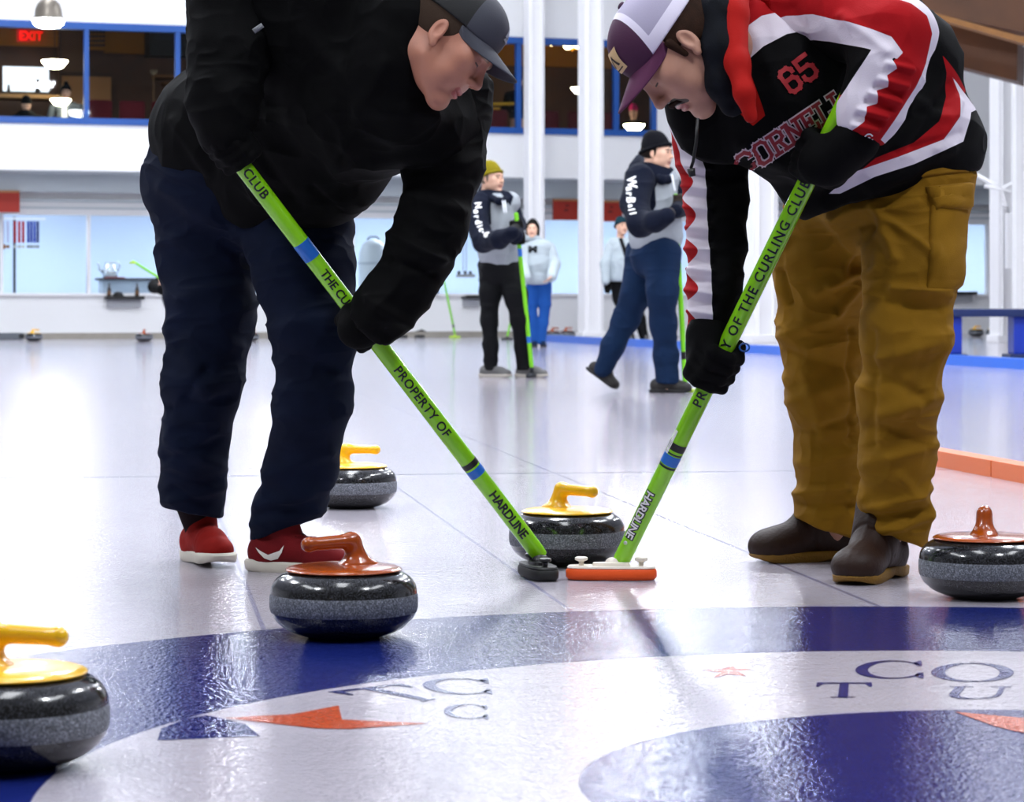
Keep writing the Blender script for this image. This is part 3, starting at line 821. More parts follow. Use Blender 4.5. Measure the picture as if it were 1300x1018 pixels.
for px_, py_, lb in ((48, 117, 'dark bottle on the long lounge table'), (11, 117, 'small dark tap at the left end of the lounge table')):
    t = lthing('bottle', lb, 'bottle', px_, py_, 3.4)
    m = MB(); s_ = 1.0 if px_ == 48 else .6
    m.lathe([(0,0),(.05*s_,0),(.05*s_,.1*s_),(.03*s_,.15*s_),(.04*s_,.17*s_),(.035*s_,.2*s_),(0,.21*s_)], seg=14); m.build('bottle_body', black, t, True)
    m = MB(); m.lathe([(0,.2*s_),(.03*s_,.2*s_),(.03*s_,.235*s_),(0,.235*s_)], seg=12); m.build('cap', mat('cap_dark', '#242424', .4), t, True)
t = lthing('notice_board', 'plain tan board on the lounge wall left of the maroon chairs', 'board', 118, 131, 5.3)
lb_(t, 79, 141, 96, 131, 5.25, .05, mat('board_tan', '#a5764a', .7), 'board_face')
lb_(t, 78, 142, 91, 96, 5.22, .08, mat('board_edge', '#3a2012', .6), 'top_edge')
t = lthing('dot_panel', 'tan panel with rows of dark round holes beside the blue mullion', 'panel', 122, 63, 5.3)
lb_(t, 111, 134, 30, 63, 5.3, .05, tan, 'panel_board')
for i in range(5):
    for j in range(5):
        c = wat(114 + i * 4.4, 35 + j * 5.6, 5.29); k = MB(); k.tube([c - WN * .01, c + WN * .01], .03, 10)
        o = place(k.build('hole', black), t); o.parent = t
t = lthing('wreath', 'small dark ring hung on the tan lounge wall', 'wreath', 162, 36, 5.35)
m = MB(); m.tube([(.055*math.cos(a*PI/8), 0, .055*math.sin(a*PI/8)) for a in range(17)], .014, 8, False); m.build('ring', mat('wreath_dark', '#1c120a', .8), t, True)
t = lthing('dark_cabinet', 'dark grey cabinet block right of the tan lounge wall', 'cabinet', 215, 70, 5.0)
lb_(t, 190, 262, 36, 70, 4.9, .5, mat('cab_dark', '#262a26', .6), 'cabinet_body'); lb_(t, 196, 222, 38, 50, 4.88, .04, mat('cab_mid', '#31373a', .5), 'door')
t = lthing('wall_ledge', 'thin wooden ledge on the lounge wall beside the coat stand', 'shelf', 215, 97, 5.2)
lb_(t, 198, 262, 94.5, 98, 5.1, .4, mat('ledge_wood', '#7a4d1e', .6), 'board'); lb_(t, 208, 262, 104.5, 107, 5.2, .3, mat('ledge_wood', '', .6), 'lower_board')
t = lthing('coat_stand', 'thin coat stand with pale hooks in the lounge', 'coat stand', 195, 170, 3.0)
t.location.z = lf
hz = wz(92, 195, 3.0) - lf
m = MB(); m.tube([(0,0,0),(0,0,hz)], .012, 8); m.build('pole', mat('stand_wood', '#7a5a38', .5), t)
for x in (-.05, 0, .05):
    m = MB(); m.tube([(0,0,hz-.04),(x,-.02,hz),(x,-.02,hz+.05)], .01, 8); m.build('hook', mat('hook_pale', '#b7a88c', .5), t, True)
m = MB(); m.lathe([(0,0),(.2,0),(.2,.02),(.03,.05),(0,.05)], seg=24); m.build('base', mat('stand_wood', '', .5), t, True)
# maroon lounge chairs
maroon = mat('maroon_fabric', '#4f1018', .8, sheen=.1); maroon_l = mat('maroon_edge', '#7d1d22', .7)
def lounge_chair():
    t = lthing('lounge_chair', '', 'chair', 129, 160, 1.2, 'maroon lounge chairs facing the ice')
    t.location.z = lf
    m = MB(); m.box(-.24,-.22,.42,.24,.24,.5,.03); m.build('seat', maroon_l, t, True)
    m = MB(); m.box(-.23,.2,.55,.23,.27,1.16,.05); m.build('backrest', maroon, t, True)
    for x in (-.22, .22):
        for y in (-.2, .22):
            k = MB(); k.box(x-.012,y-.012,0,x+.012,y+.012,.6 if y > 0 else .44); k.build('leg', mat('chair_leg', '#5f5f60', .35, metal=.6), t)
    return t
ch0 = lounge_chair()
def copy_tree(o, parent=None):
    c = o.copy(); C.objects.link(c); c.parent = parent
    for k in list(o.children): copy_tree(k, c)
    return c
spots = [(129, 'maroon lounge chair just right of the first blue mullion'), (171, 'maroon lounge chair left of the coat stand'), (212, 'maroon lounge chair right of the coat stand'),
         (634, 'maroon lounge chair beneath the yellow bars'), (700, 'left maroon lounge chair between the white posts'), (741, 'right maroon lounge chair between the white posts'), (772, 'maroon lounge chair left of the pink cap')]
for i, (px_, lb) in enumerate(spots):
    o = ch0 if i == 0 else copy_tree(ch0)
    q = wat(px_, 160, 1.2); o.location = (q.x, q.y, lf + .12); o['label'] = lb
    if i == 0: pass
for o in bpy.data.objects:
    if o.name.startswith('lounge_chair'): o.location.z = lf
# glowing bowls built as rink lamp reflections in the glass, plus one lamp
bowl_m = mat('bowl_glow', '#fff4dc', .5, emit='#fff1cf', estr=LOUNGE_STRENGTH)
def lounge_glow_bowl(px, py, off, wpx, lb, h=.34):
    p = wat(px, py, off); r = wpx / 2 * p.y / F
    t = thing('lounge_glow_bowl', lb, 'lamp', p, 'glowing bowl lamps in the lounge')
    m = MB(); m.lathe([(r,.0),(r*.97,-.02),(r*.8,-r*.3),(r*.62,-r*.52),(r*.3,-r*.62),(0,-r*.64)], seg=28); m.build('bowl', bowl_m, t, True)
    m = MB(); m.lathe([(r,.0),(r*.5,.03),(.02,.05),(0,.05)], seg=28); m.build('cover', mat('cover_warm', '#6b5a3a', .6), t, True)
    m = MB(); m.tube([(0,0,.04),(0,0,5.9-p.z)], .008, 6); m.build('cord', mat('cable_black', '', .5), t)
lounge_glow_bowl(69.5, 77, 2.6, 33, 'larger glowing bowl standing in for a lamp reflection before the white screen')
lounge_glow_bowl(77, 126, 1.6, 26, 'glowing bowl shaped as a rink lamp reflection, low in front of the grey hoodie upstairs')
lounge_glow_bowl(737, 111.5, 2.6, 24, 'glowing lamp half hidden by the white post')
lounge_glow_bowl(805, 158, 1.6, 27, 'glowing bowl standing in for a lamp reflection below the pink cap upstairs')
globe_m = mat('globe_glow', '#ffe2a0', .5, emit='#ffdf9a', estr=LOUNGE_STRENGTH)
t = lthing('chandelier', 'brass chandelier with bright globes at the lounge ceiling', 'chandelier', 727, 60, 3.2)
for dx_, r_ in ((-.1, .085), (.1, .08), (-.44, .03)):
    m = MB(); m.lathe([(r_*math.sin(a*PI/10), -r_*math.cos(a*PI/10)) for a in range(11)], (dx_, 0, .04), 20); m.build('globe', globe_m, t, True)
m = MB(); m.tube([(-.44,0,.08),(-.1,0,.14),(.1,0,.14)], .01, 8); m.tube([(0,0,.14),(0,0,5.9 - t.location.z)], .012, 8); m.build('arm', mat('brass', '#a06a24', .35, metal=.8), t, True)
m = MB(); m.lathe([(0,-.12),(.05,-.1),(.09,-.05),(.03,0),(0,0)], (.05,0,0), 20); m.build('brass_cup', mat('brass', '', .5), t, True)
t = lthing('handrail', 'pair of yellow bars low in the lounge window', 'rail', 634, 136, 1.6)
for y0 in (132.5, 138.5):
    q0, q1 = wat(604, y0, 1.6), wat(657 if y0 < 135 else 634, y0 - (1 if y0 < 135 else 0), 1.6)
    m = MB(); m.tube([q0, q1], .028, 10); o = place(m.build('bar', mat('yellow_bar', '#c79a18', .5), smooth=True), t); o.parent = t
# ================================================================== CURLING STONES
def granite(name, c0, c1, rough):
    m = bpy.data.materials.new(name); m.use_nodes = True
    N = m.node_tree.nodes; L = m.node_tree.links; b = N['Principled BSDF']
    tc = N.new('ShaderNodeTexCoord')
    n1 = N.new('ShaderNodeTexNoise'); n1.inputs['Scale'].default_value = 330; n1.inputs['Detail'].default_value = 3
    n2 = N.new('ShaderNodeTexVoronoi'); n2.inputs['Scale'].default_value = 260
    L.new(tc.outputs['Object'], n1.inputs['Vector']); L.new(tc.outputs['Object'], n2.inputs['Vector'])
    r = N.new('ShaderNodeValToRGB'); r.color_ramp.elements[0].position = .42; r.color_ramp.elements[1].position = .72
    r.color_ramp.elements[0].color = (*lin(c0), 1); r.color_ramp.elements[1].color = (*lin(c1), 1)
    L.new(n1.outputs['Fac'], r.inputs[0])
    r2 = N.new('ShaderNodeValToRGB'); r2.color_ramp.elements[0].position = .0; r2.color_ramp.elements[1].position = .9
    r2.color_ramp.elements[0].color = (.55, .55, .55, 1); r2.color_ramp.elements[1].color = (1.25, 1.25, 1.3, 1)
    L.new(n2.outputs['Color'], r2.inputs[0])
    mx = N.new('ShaderNodeMix'); mx.data_type = 'RGBA'; mx.blend_type = 'MULTIPLY'; mx.inputs['Factor'].default_value = 1
    L.new(r.outputs[0], mx.inputs['A']); L.new(r2.outputs[0], mx.inputs['B']); L.new(mx.outputs['Result'], b.inputs['Base Color'])
    b.inputs['Roughness'].default_value = rough; b.inputs['Coat Weight'].default_value = 0.4 if rough < .3 else 0; b.inputs['Coat Roughness'].default_value = .06
    return m
gran_d = granite('polished_granite', '#0e0e0f', '#454649', .16)
gran_l = granite('striking_band_granite', '#565a60', '#a2a6ac', .62)
yellow = mat('yellow_plastic', '#f4bc06', .28, coat=.4); orange = mat('orange_plastic', '#a44604', .22, coat=.5)
R_ = .144
def prof_arc(pts, n=8):
    """smooth profile through control points (Catmull-Rom)"""
    out = []
    P = [pts[0]] + list(pts) + [pts[-1]]
    for i in range(1, len(P) - 2):
        for k in range(n):
            t = k / n
            out.append(tuple(.5 * ((2*P[i][j]) + (-P[i-1][j]+P[i+1][j])*t + (2*P[i-1][j]-5*P[i][j]+4*P[i+1][j]-P[i+2][j])*t*t + (-P[i-1][j]+3*P[i][j]-3*P[i+1][j]+P[i+2][j])*t**3) for j in (0, 1)))
    out.append(pts[-1]); return out
def stone(loc, yaw, col, label, group, detail=True):
    t = thing('curling_stone', label, 'curling stone', (loc[0], loc[1], 0), group, rz=yaw)
    seg = 96 if detail else 32
    lowp = prof_arc([(.058, .004), (.066, .0), (.085, .004), (.112, .015), (.132, .032), (.1415, .048)])
    upp = prof_arc([(.1425, .084), (.140, .098), (.131, .112), (.117, .122), (.104, .127)])
    m = MB(); m.lathe([(0, .006)] + lowp, seg=seg); m.lathe(upp + [(0, .1275)], seg=seg); m.build('granite_body', gran_d, t, True)
    m = MB(); m.lathe([(.1415, .048), (R_ - .001, .053), (R_, .058), (R_, .077), (R_ - .0008, .081), (.1425, .084)], seg=seg); m.build('striking_band', gran_l, t, True)
    # disc and goose-neck handle
    s = SDF()
    s.cone((-.030, 0, .135), (-.026, 0, .160), .024, .016, .01)
    s.cone((-.026, 0, .158), (-.016, 0, .184), .016, .0145, .014)
    s.cone((-.020, 0, .184), (.074, 0, .181), .0145, .0125, .014)
    s.ell((.078, 0, .181), (.014, .0135, .0135), k=.008)
    s.ell((-.032, 0, .137), (.044, .030, .012), k=.02)
    V, Q = s.mesh(.0022 if detail else .006, smooth=3)
    h, _ = sculpt('handle', V, Q, col, None, smooth=True)
    h.parent = t; h.matrix_parent_inverse = Matrix.Identity(4)
    m = MB(); m.lathe(prof_arc([(.1045, .1265), (.1125, .128), (.1120, .131), (.104, .1345), (.085, .1375), (.05, .1395), (.0, .140)]) , seg=seg)
    m.build('disc', col, t, True)
    return t
def stone_px(cx, ybase, yaw, col, label, group, ppm=None):
    ppm = ppm or (ybase - HORIZON) / EYE * (1 / (1 + .07 * (ybase - HORIZON) / EYE / F))
    Y = F / ppm
    return stone(((cx - 650) / ppm, Y), yaw, col, label, group)
G_O, G_Y = 'orange handled curling stones', 'yellow handled curling stones'
stone_px(436.5, 813, math.radians(212), orange, 'large orange handled curling stone in front of the red running shoes', G_O)
S_C = stone_px(720, 719, math.radians(-38), yellow, 'yellow handled curling stone between the two brush heads', G_Y)
stone_px(446, 646, math.radians(2), yellow, 'yellow handled curling stone partly behind the dark blue jeans', G_Y)
stone_px(1250, 762, math.radians(79), orange, 'orange handled curling stone beside the duck boots, cut by the right edge', G_O)
stone_px(8, 0, math.radians(-12), yellow, 'nearest yellow handled curling stone, cut off at the lower left corner', G_Y, ppm=905)
# distant stones by the kerbs
def far_stone(px, py, yaw, col, label, group):
    g = ground(px, py); return stone((g.x, g.y), yaw, col, label, group, False)
far_stone(43, 433, 0, yellow, 'far yellow handled stone by the kerb under the medals', 'far stones at the kerb')
far_stone(183, 433.5, 1.5, orange, 'far orange handled stone by the kerb under the bottle shelf', 'far stones at the kerb')
far_stone(318, 433, .4, orange, 'far orange handled stone seen between the dark jeans legs', 'far stones at the kerb')
far_stone(703, 430, .2, orange, 'far orange handled stone, left of the two beside the blue hem', 'far stones at the kerb')
far_stone(720, 429.5, .1, orange, 'far orange handled stone right of its twin beside the white post', 'far stones at the kerb')
far_stone(683, 428, .1, yellow, 'far yellow handled stone behind the bright blue trousers', 'far stones at the kerb')
far_stone(1239, 427, .2, yellow, 'left yellow handled stone seen beneath the blue bench', 'far stones under the bench')
far_stone(1261, 427, .2, yellow, 'middle yellow handled stone seen beneath the blue bench', 'far stones under the bench')
far_stone(1276, 426.5, .2, yellow, 'right yellow handled stone seen beneath the blue bench', 'far stones under the bench')
far_stone(988, 428, .2, yellow, 'far yellow handled stone seen past the left edge of the khaki trousers', 'far stones at the kerb')

# ================================================================== BRUSHES
lime = mat('lime_shaft', '#86cf12', .24, coat=.5)
bandblue = mat('band_blue', '#1768c4', .35); bandblack = mat('band_black', '#0b0b0b', .45); print_white = mat('print_white', '#e8e8e8', .5)
cream = mat('cream_plastic', '#e6ddd0', .4)
def shaft_frame(p0, p1):
    a = (p1 - p0).normalized()
    toward = Vector((0, -1, 0)); e1 = (toward - a * a.dot(toward)).normalized(); e2 = a.cross(e1)
    return a, e1, e2
def shaft_text(t, p0, p1, r, start, txt, size, m, up=True, ang=0.0, bold=.0006, space=1.05, name='lettering'):
    a, e1, e2 = shaft_frame(p0, p1)
    L_ = (p1 - p0).length
    def fn(x, y):
        phi = (y - size * .36) / r + ang
        if up: q = p0 + a * (start * L_ + x); s = -1
        else: q = p0 + a * (start * L_ - x); s = 1
        return q + (e1 * math.cos(phi) + e2 * (-s) * -1 * math.sin(phi) * 1.0 * (1 if up else -1)) * (r + .0006) if False else q + (e1 * math.cos(phi) + e2 * math.sin(phi) * (-1 if up else 1)) * (r + .0006)
    text_on(text_mesh(txt, size, bold, space, size * .16), fn, name, m, t)
def brush(p0, p1, r, label, group, pad_m, plate_m, head_dir, head_len=.21, detail=True, bands=(), head_at=None, mat_shaft=None, hz=0.0):
    """p0 lower end on the head joint, p1 top end"""
    t = thing('curling_brush', label, 'curling brush', (p0.x, p0.y, 0), group)
    a, e1, e2 = shaft_frame(p0, p1); L_ = (p1 - p0).length
    m = MB(); m.tube([p0, p0 + a * .02, p0 + a * .04, p1 - a * .01, p1], [r * .9, r, r, r, r * .8], 32 if detail else 10)
    place(m.build('shaft', mat_shaft or lime, None, True, .7), t).parent = t
    for s0, s1, bm_ in bands:
        m = MB(); m.tube([p0 + a * L_ * s0, p0 + a * L_ * s1], r + .0006, 32 if detail else 10, False); place(m.build('band', bm_, None, True), t).parent = t
    hd = Vector((head_dir[0], head_dir[1], 0)).normalized(); hn = Vector((-hd.y, hd.x, 0))
    hc = head_at or Vector((p0.x, p0.y, 0)); hc = Vector((hc.x, hc.y, 0))
    M = Matrix((( hd.x, hn.x, 0, hc.x), (hd.y, hn.y, 0, hc.y), (0, 0, 1, hz), (0, 0, 0, 1)))
    def outline(sx, sy, n=40, e=3.2):
        return [(sx * math.copysign(abs(math.cos(2*PI*i/n)) ** (2/e), math.cos(2*PI*i/n)), sy * math.copysign(abs(math.sin(2*PI*i/n)) ** (2/e), math.sin(2*PI*i/n))) for i in range(n)]
    def slab(layers, m_, name):
        b = MB(); rings = []
        for sx, sy, z in layers: rings.append([b.bm.verts.new(M @ Vector((x, y, z))) for x, y in outline(sx, sy)])
        for A, B_ in zip(rings[:-1], rings[1:]):
            for k in range(len(A)): b.bm.faces.new((A[k], A[(k+1) % len(A)], B_[(k+1) % len(A)], B_[k]))
        b.bm.faces.new(rings[0][::-1]); b.bm.faces.new(rings[-1])
        place(b.build(name, m_, None, True, .8), t).parent = t
    hl = head_len / 2
    slab([(hl-.006, .030, .0015), (hl, .036, .008), (hl, .036, .022), (hl-.004, .033, .027)], pad_m, 'pad')
    slab([(hl-.006, .032, .027), (hl-.003, .034, .029), (hl-.006, .032, .033)], plate_m, 'plate')
    slab([(hl*.42, .020, .033), (hl*.40, .018, .040)], plate_m, 'raised_plate')
    if detail:
        for x in (-hl*.66, hl*.66):
            b = MB(); b.lathe([(.006,.033),(.006,.042),(.015,.046),(.015,.051),(.012,.053),(0,.053)], seg=20, M=M @ Matrix.Translation((x, 0, 0)))
            place(b.build('knob', plate_m, None, True, .6), t).parent = t
    b = MB(); b.tube([M @ Vector((0, 0, .036)), p0 - a * .01, p0 + a * .01], [.017, .014, .014], 16); place(b.build('joint', plate_m, None, True), t).parent = t
    return t
# the right sweeper's brush
BB0, BB1 = at(786, 717, 7.02), at(1092, 92, 6.55)
padB = mat('orange_pad', '#f2560a', .6, bump=(300, .0006))
tB = brush(BB0, BB1, .0205, 'lime curling brush with orange pad held by the man in khaki trousers', 'large lime curling brushes', padB, cream, (1, -.08), .212,
    bands=((.212, .216, bandblack), (.218, .238, bandblue), (.240, .243, bandblack), (.248, .262, bandblack)), head_at=at(776, 745, 6.98))
def along(px, py, A, B_):      # how far up the shaft a photo point lies
    q0 = Vector((A.x / A.y, (A.z - EYE) / A.y)); q1 = Vector((B_.x / B_.y, (B_.z - EYE) / B_.y)); q = Vector(((px - 650) / F, -(py - HORIZON) / F))
    best = min(range(1001), key=lambda i: ((lambda P: (Vector((P.x / P.y, (P.z - EYE) / P.y)) - q).length)(A.lerp(B_, i / 1000))))
    return best / 1000
LB_ = (BB1 - BB0).length
shaft_text(tB, BB0, BB1, .0205, along(884, 512, BB0, BB1), 'PROPERTY OF THE CURLING CLUB', .0315, bandblack, True, ang=.18, bold=.0007, space=1.22)
shaft_text(tB, BB0, BB1, .0203, along(829, 622, BB0, BB1), 'HARDLINE', .0285, bandblack, False, ang=-.50, bold=.0032, space=.92)
shaft_text(tB, BB0, BB1, .0209, along(829, 622, BB0, BB1), 'HARDLINE', .0285, print_white, False, ang=-.50, bold=.0006, space=.92)
for s_ in (.05, .105):
    a, e1, e2 = shaft_frame(BB0, BB1); c = BB0.lerp(BB1, s_)
    b = MB(); b.tube([c + (e1 - e2*.6).normalized() * .018, c + (e1 - e2*.6).normalized() * .0225], .0045, 12); place(b.build('rivet', mat('rivet', '#c9c9c4', .3, metal=.7), None, True), tB).parent = tB
b = MB(); a, e1, e2 = shaft_frame(BB0, BB1)
c = BB0.lerp(BB1, along(857, 560, BB0, BB1))
dirs = [(e1 * math.cos(p) - e2 * math.sin(p)) for p in (.75, 1.0, 1.25)]
vs = [[b.bm.verts.new(c + a * x + d_ * .0212) for d_ in dirs] for x in (-.03, .03)]
for k in range(2): b.bm.faces.new((vs[0][k], vs[0][k+1], vs[1][k+1], vs[1][k]))
place(b.build('white_sticker', print_white), tB).parent = tB
# the left sweeper's brush
AB0, AB1 = at(686, 706, 7.08), at(283, 178, 6.72)
padA = mat('black_pad', '#0d0d0e', .6, bump=(300, .0006)); plateA = mat('black_plate', '#141416', .35)
tA = brush(AB0, AB1, .0200, 'lime curling brush with black head held by the man in dark jacket', 'large lime curling brushes', padA, plateA, (-.25, .97), .19,
    bands=((.205, .222, bandblue), (.226, .238, bandblack), (.728, .765, bandblue)), head_at=at(683, 729, 7.02))
for st, en, tx, sz, m_ in ((.09, .17, 'GOLDLINE', .026, bandblack), (.30, .46, 'SWEEP TEAM GEAR', .026, bandblack), (.56, .68, 'CURLING', .03, bandblack), (.83, .92, 'FIBER', .03, bandblack)):
    pass
shaft_text(tA, AB0, AB1, .02, .165, 'HARDLINE', .030, bandblack, False, ang=.1, bold=.0010, space=.95)
shaft_text(tA, AB0, AB1, .02, .47, 'PROPERTY OF', .030, bandblack, False, ang=.1, bold=.0006, space=1.1)
shaft_text(tA, AB0, AB1, .02, .70, 'THE CURLING', .028, bandblack, False, ang=.1, bold=.0006, space=.95)
shaft_text(tA, AB0, AB1, .02, .935, 'CLUB', .030, bandblack, False, ang=.1, bold=.0006, space=1.1)
# brushes of the men behind
g2 = 'lime brushes at the far end'
lime2 = mat('lime_far', '#79cf1c', .35); limehead = mat('lime_head', '#b4d83a', .5)
N0, N1 = at(675, 466, 25.4), at(655, 270, 25.2)
tN = brush(N0, N1, .0185, 'lime brush standing under both black gloves of the man in the olive beanie', g2, mat('dark_pad', '#20242a', .6), mat('dark_pad', '', .6), (.3, 1), .2, False, ((.16,.2,bandblue),(.72,.77,bandblue)), mat_shaft=lime2)
W0, W1 = at(870, 490, 21.2), at(857, 246, 21.1)
tW = brush(W0, W1, .0185, 'lime brush with pale green head held by the man in the black beanie', g2, limehead, cream, (1, .1), .2, False, ((.14,.18,bandblack),), mat_shaft=lime2)
L0, L1 = at(577.5, 424, 53), at(560, 338, 53)
brush(L0, L1, .0185, 'lone lime brush leaning by the far wall, left of the olive beanie', g2, limehead, limehead, (1, .1), .2, False, ((.1,.14,bandblack),), mat_shaft=lime2)
H0, H1 = at(644, 427, 50), at(655, 380, 50)
brush(H0, H1, .0175, 'lime brush with small black head behind the black trousers', g2, bandblack, bandblack, (1, .1), .2, False, mat_shaft=lime2)
Q0, Q1 = at(214, 362, 44.2), at(168.5, 331.5, 44.2)
# ================================================================== PEOPLE
skin_a = mat('skin_ruddy', '#b57a63', .5, bump=(500, .0003), var=.08, varscale=30, attrs=[('lips', '#a85a52'), ('brow', '#8a6a50'), ('eye', '#4a332a')])
skin_b = mat('skin_pale', '#b5846e', .5, bump=(500, .0003), var=.08, varscale=30, attrs=[('lips', '#a3625a'), ('brow', '#3a241a'), ('moust', '#2c1a12'), ('eye', '#3a2018')])
skin_far = mat('skin_far', '#d8ab92', .55, attrs=[('lips', '#a86a5e'), ('brow', '#5a4030'), ('eye', '#2c1c16')])
def frame(c, fwd, up):
    f = Vector(fwd).normalized(); u = Vector(up); u = (u - f * f.dot(u)).normalized(); x = f.cross(u)
    return Matrix(((x.x, f.x, u.x, c.x), (x.y, f.y, u.y, c.y), (x.z, f.z, u.z, c.z), (0, 0, 0, 1)))
def xform(V, M, s=1.0):
    R = np.array(M.to_3x3()); return (V * s) @ R.T + np.array(M.translation)
def seg_d(V, a, b):
    a = np.array(a, float); b = np.array(b, float); ba = b - a
    t = np.clip(((V - a) @ ba) / max(ba @ ba, 1e-12), 0, 1)
    return np.linalg.norm(V - a - t[:, None] * ba, axis=1)
def head_mesh(h=.0028, neck=.15, closed_eyes=True):
    s = SDF()
    s.ell((0, -.014, .046), (.078, .098, .086))
    s.ell((0, .030, -.012), (.064, .066, .088), k=.03)
    for x in (-1, 1):
        s.cone((x*.050, .006, -.045), (x*.016, .074, -.088), .020, .017, .025)
        s.ell((x*.046, .064, .002), .022, k=.03)                        # cheekbone
        s.ell((x*.040, .062, -.040), .020, k=.03)
    s.ell((0, .080, -.086), (.022, .018, .018), k=.02)                   # chin
    s.cone((-.034, .086, .040), (.034, .086, .040), .012, .012, .018)    # brow ridge
    for x in (-1, 1): s.ell((x*.032, .108, .022), (.019, .017, .013), k=.012, sub=True)
    for x in (-1, 1): s.ell((x*.031, .0835, .021), (.0145, .0125, .0115), k=.003)
    s.cone((0, .092, .034), (0, .113, -.006), .0062, .0092, .012)        # nose
    s.ell((0, .1135, -.011), (.0115, .0095, .0088), k=.008)
    s.cone((0, .084, -.024), (0, .082, -.046), .0145, .0150, .014)
    for x in (-1, 1): s.ell((x*.022, .078, -.030), .016, k=.02)
    for x in (-1, 1): s.ell((x*.0125, .1035, -.0145), (.0072, .009, .007), k=.006)
    s.cone((-.017, .0955, -.0455), (.017, .0955, -.0455), .0052, .0052, .008)
    s.cone((-.014, .094, -.0565), (.014, .094, -.0565), .0058, .0058, .008)
    s.ell((0, .104, -.051), (.024, .012, .0014), k=.004, sub=True)       # mouth line
    for x in (-1, 1):                                                     # ears
        R = Matrix.Rotation(x * -.20, 3, 'Z') @ Matrix.Rotation(.16, 3, 'X')
        s.ell((x*.0790, -.006, .006), (.0072, .0170, .029), R, k=.006)
        s.ell((x*.0868, -.004, .008), (.0068, .0095, .0175), R, k=.003, sub=True)
        s.ell((x*.079, .006, -.020), (.006, .008, .010), R, k=.005)
    s.cone((0, -.028, -.020), (0, -.050, -neck), .052, .055, .03)
    V, Q = s.mesh(h, smooth=1)
    A = {'lips': .0062 - np.minimum(seg_d(V, (-.020, .097, -.046), (.020, .097, -.046)), seg_d(V, (-.016, .096, -.056), (.016, .096, -.056))),
         'brow': np.minimum(.0042 - np.minimum(seg_d(V[:, [0, 2]], (-.046, .037), (-.014, .041)), seg_d(V[:, [0, 2]], (.046, .037), (.014, .041))), V[:, 1] - .04),
         'moust': .0095 - np.minimum(np.minimum(seg_d(V, (0, .104, -.030), (.024, .096, -.034)), seg_d(V, (0, .104, -.030), (-.024, .096, -.034))), np.minimum(seg_d(V, (.024, .096, -.034), (.030, .088, -.045)), seg_d(V, (-.024, .096, -.034), (-.030, .088, -.045)))),
         'eye': np.minimum((.0017 if closed_eyes else .0045) - np.minimum(seg_d(V[:, [0, 2]], (-.043, .0165), (-.020, .0150)), seg_d(V[:, [0, 2]], (.043, .0165), (.020, .0150))), V[:, 1] - .04) if closed_eyes else
                np.minimum(.0052 - np.minimum(seg_d(V[:, [0, 2]], (-.037, .021), (-.026, .021)), seg_d(V[:, [0, 2]], (.037, .021), (.026, .021))), V[:, 1] - .04)}
    return V, Q, A
_HC = {}
def person_body(root, M, sc, prims, skin, h_head=.0028, h_body=.009, neck=.15, closed=True):
    """one mesh: head and neck plus torso, limbs and hands"""
    key = (h_head, neck, closed)
    if key not in _HC: _HC[key] = head_mesh(h_head, neck, closed)
    V, Q, A = _HC[key]
    V1 = xform(V, M, sc)
    V2, Q2 = prims.mesh(h_body)
    Vt = np.concatenate([V1, V2]); Qt = np.concatenate([Q, Q2 + len(V1)])
    attrs = {n: (lambda W, a=a: np.concatenate([a * sc, np.full(len(V2), -.05)])) for n, a in A.items()}
    return sculpt('body', Vt, Qt, skin, root, attrs)[0]
def local_part(name, s, h, M, sc, m, parent, post=None, attrs=None, sub=True, disp=None, smooth=2):
    V, Q = s.mesh(h, post, smooth)
    if sub: V, Q = subdiv(V, Q); V = relax(V, Q)
    if disp is not None: V = V + vnormals(V, Q) * disp(V)[:, None]
    vals = {n: f(V) * sc for n, f in (attrs or {}).items()}
    return sculpt(name, xform(V, M, sc), Q, m, parent, {n: (lambda W, a=a: a) for n, a in vals.items()})
def brim(M, sc, m, parent, L=.072, drop=.42, wide=1.15, z0=.060, curl=7.0, up_m=None):
    n, r = 40, 14
    V = []; S_ = []
    for side in (0, 1):
        for j in range(r + 1):
            for i in range(n + 1):
                th = wide * (2 * i / n - 1)
                bx_, by_ = .0855 * math.sin(th), .108 * math.cos(th) - .014
                ext = L * max(math.cos(th / wide * PI / 2), 0) ** .62
                t = j / r
                x = bx_ * (1 - .10 * t); y = by_ + ext * t - .003 * (1 - t)
                z = z0 - drop * ext * t * .55 - curl * x * x * (.35 + .65 * t) * .9 - (.0028 if side else 0)
                V.append((x, y, z)); S_.append(t * L)
    V = np.array(V); N1 = (n + 1) * (r + 1); Q = []
    for side in (0, 1):
        for j in range(r):
            for i in range(n):
                a = side * N1 + j * (n + 1) + i
                q = [a, a + 1, a + n + 2, a + n + 1]; Q.append(q if not side else q[::-1])
    for j in (0, r):
        for i in range(n):
            a = j * (n + 1) + i; q = [a, a + 1, a + 1 + N1, a + N1]; Q.append(q[::-1] if j == 0 else q)
    for i in (0, n):
        for j in range(r):
            a = j * (n + 1) + i; q = [a, a + n + 1, a + n + 1 + N1, a + N1]; Q.append(q if i == 0 else q[::-1])
    S_ = np.array(S_)
    st = {'stitch': lambda W: .0006 - np.abs(((S_ - .006) % .0085) - .004) * 1.0}
    # refine so the stitch rows show
    return sculpt('visor', xform(V, M, sc), np.array(Q), m, parent, None if m is None else st)[0]
def crown_sdf(extra=0.0):
    s = SDF(); s.ell((0, -.012, .052), (.0865 + extra, .1085 + extra, .094 + extra)); s.ell((0, .03, .085), (.062, .062, .052), k=.03); return s
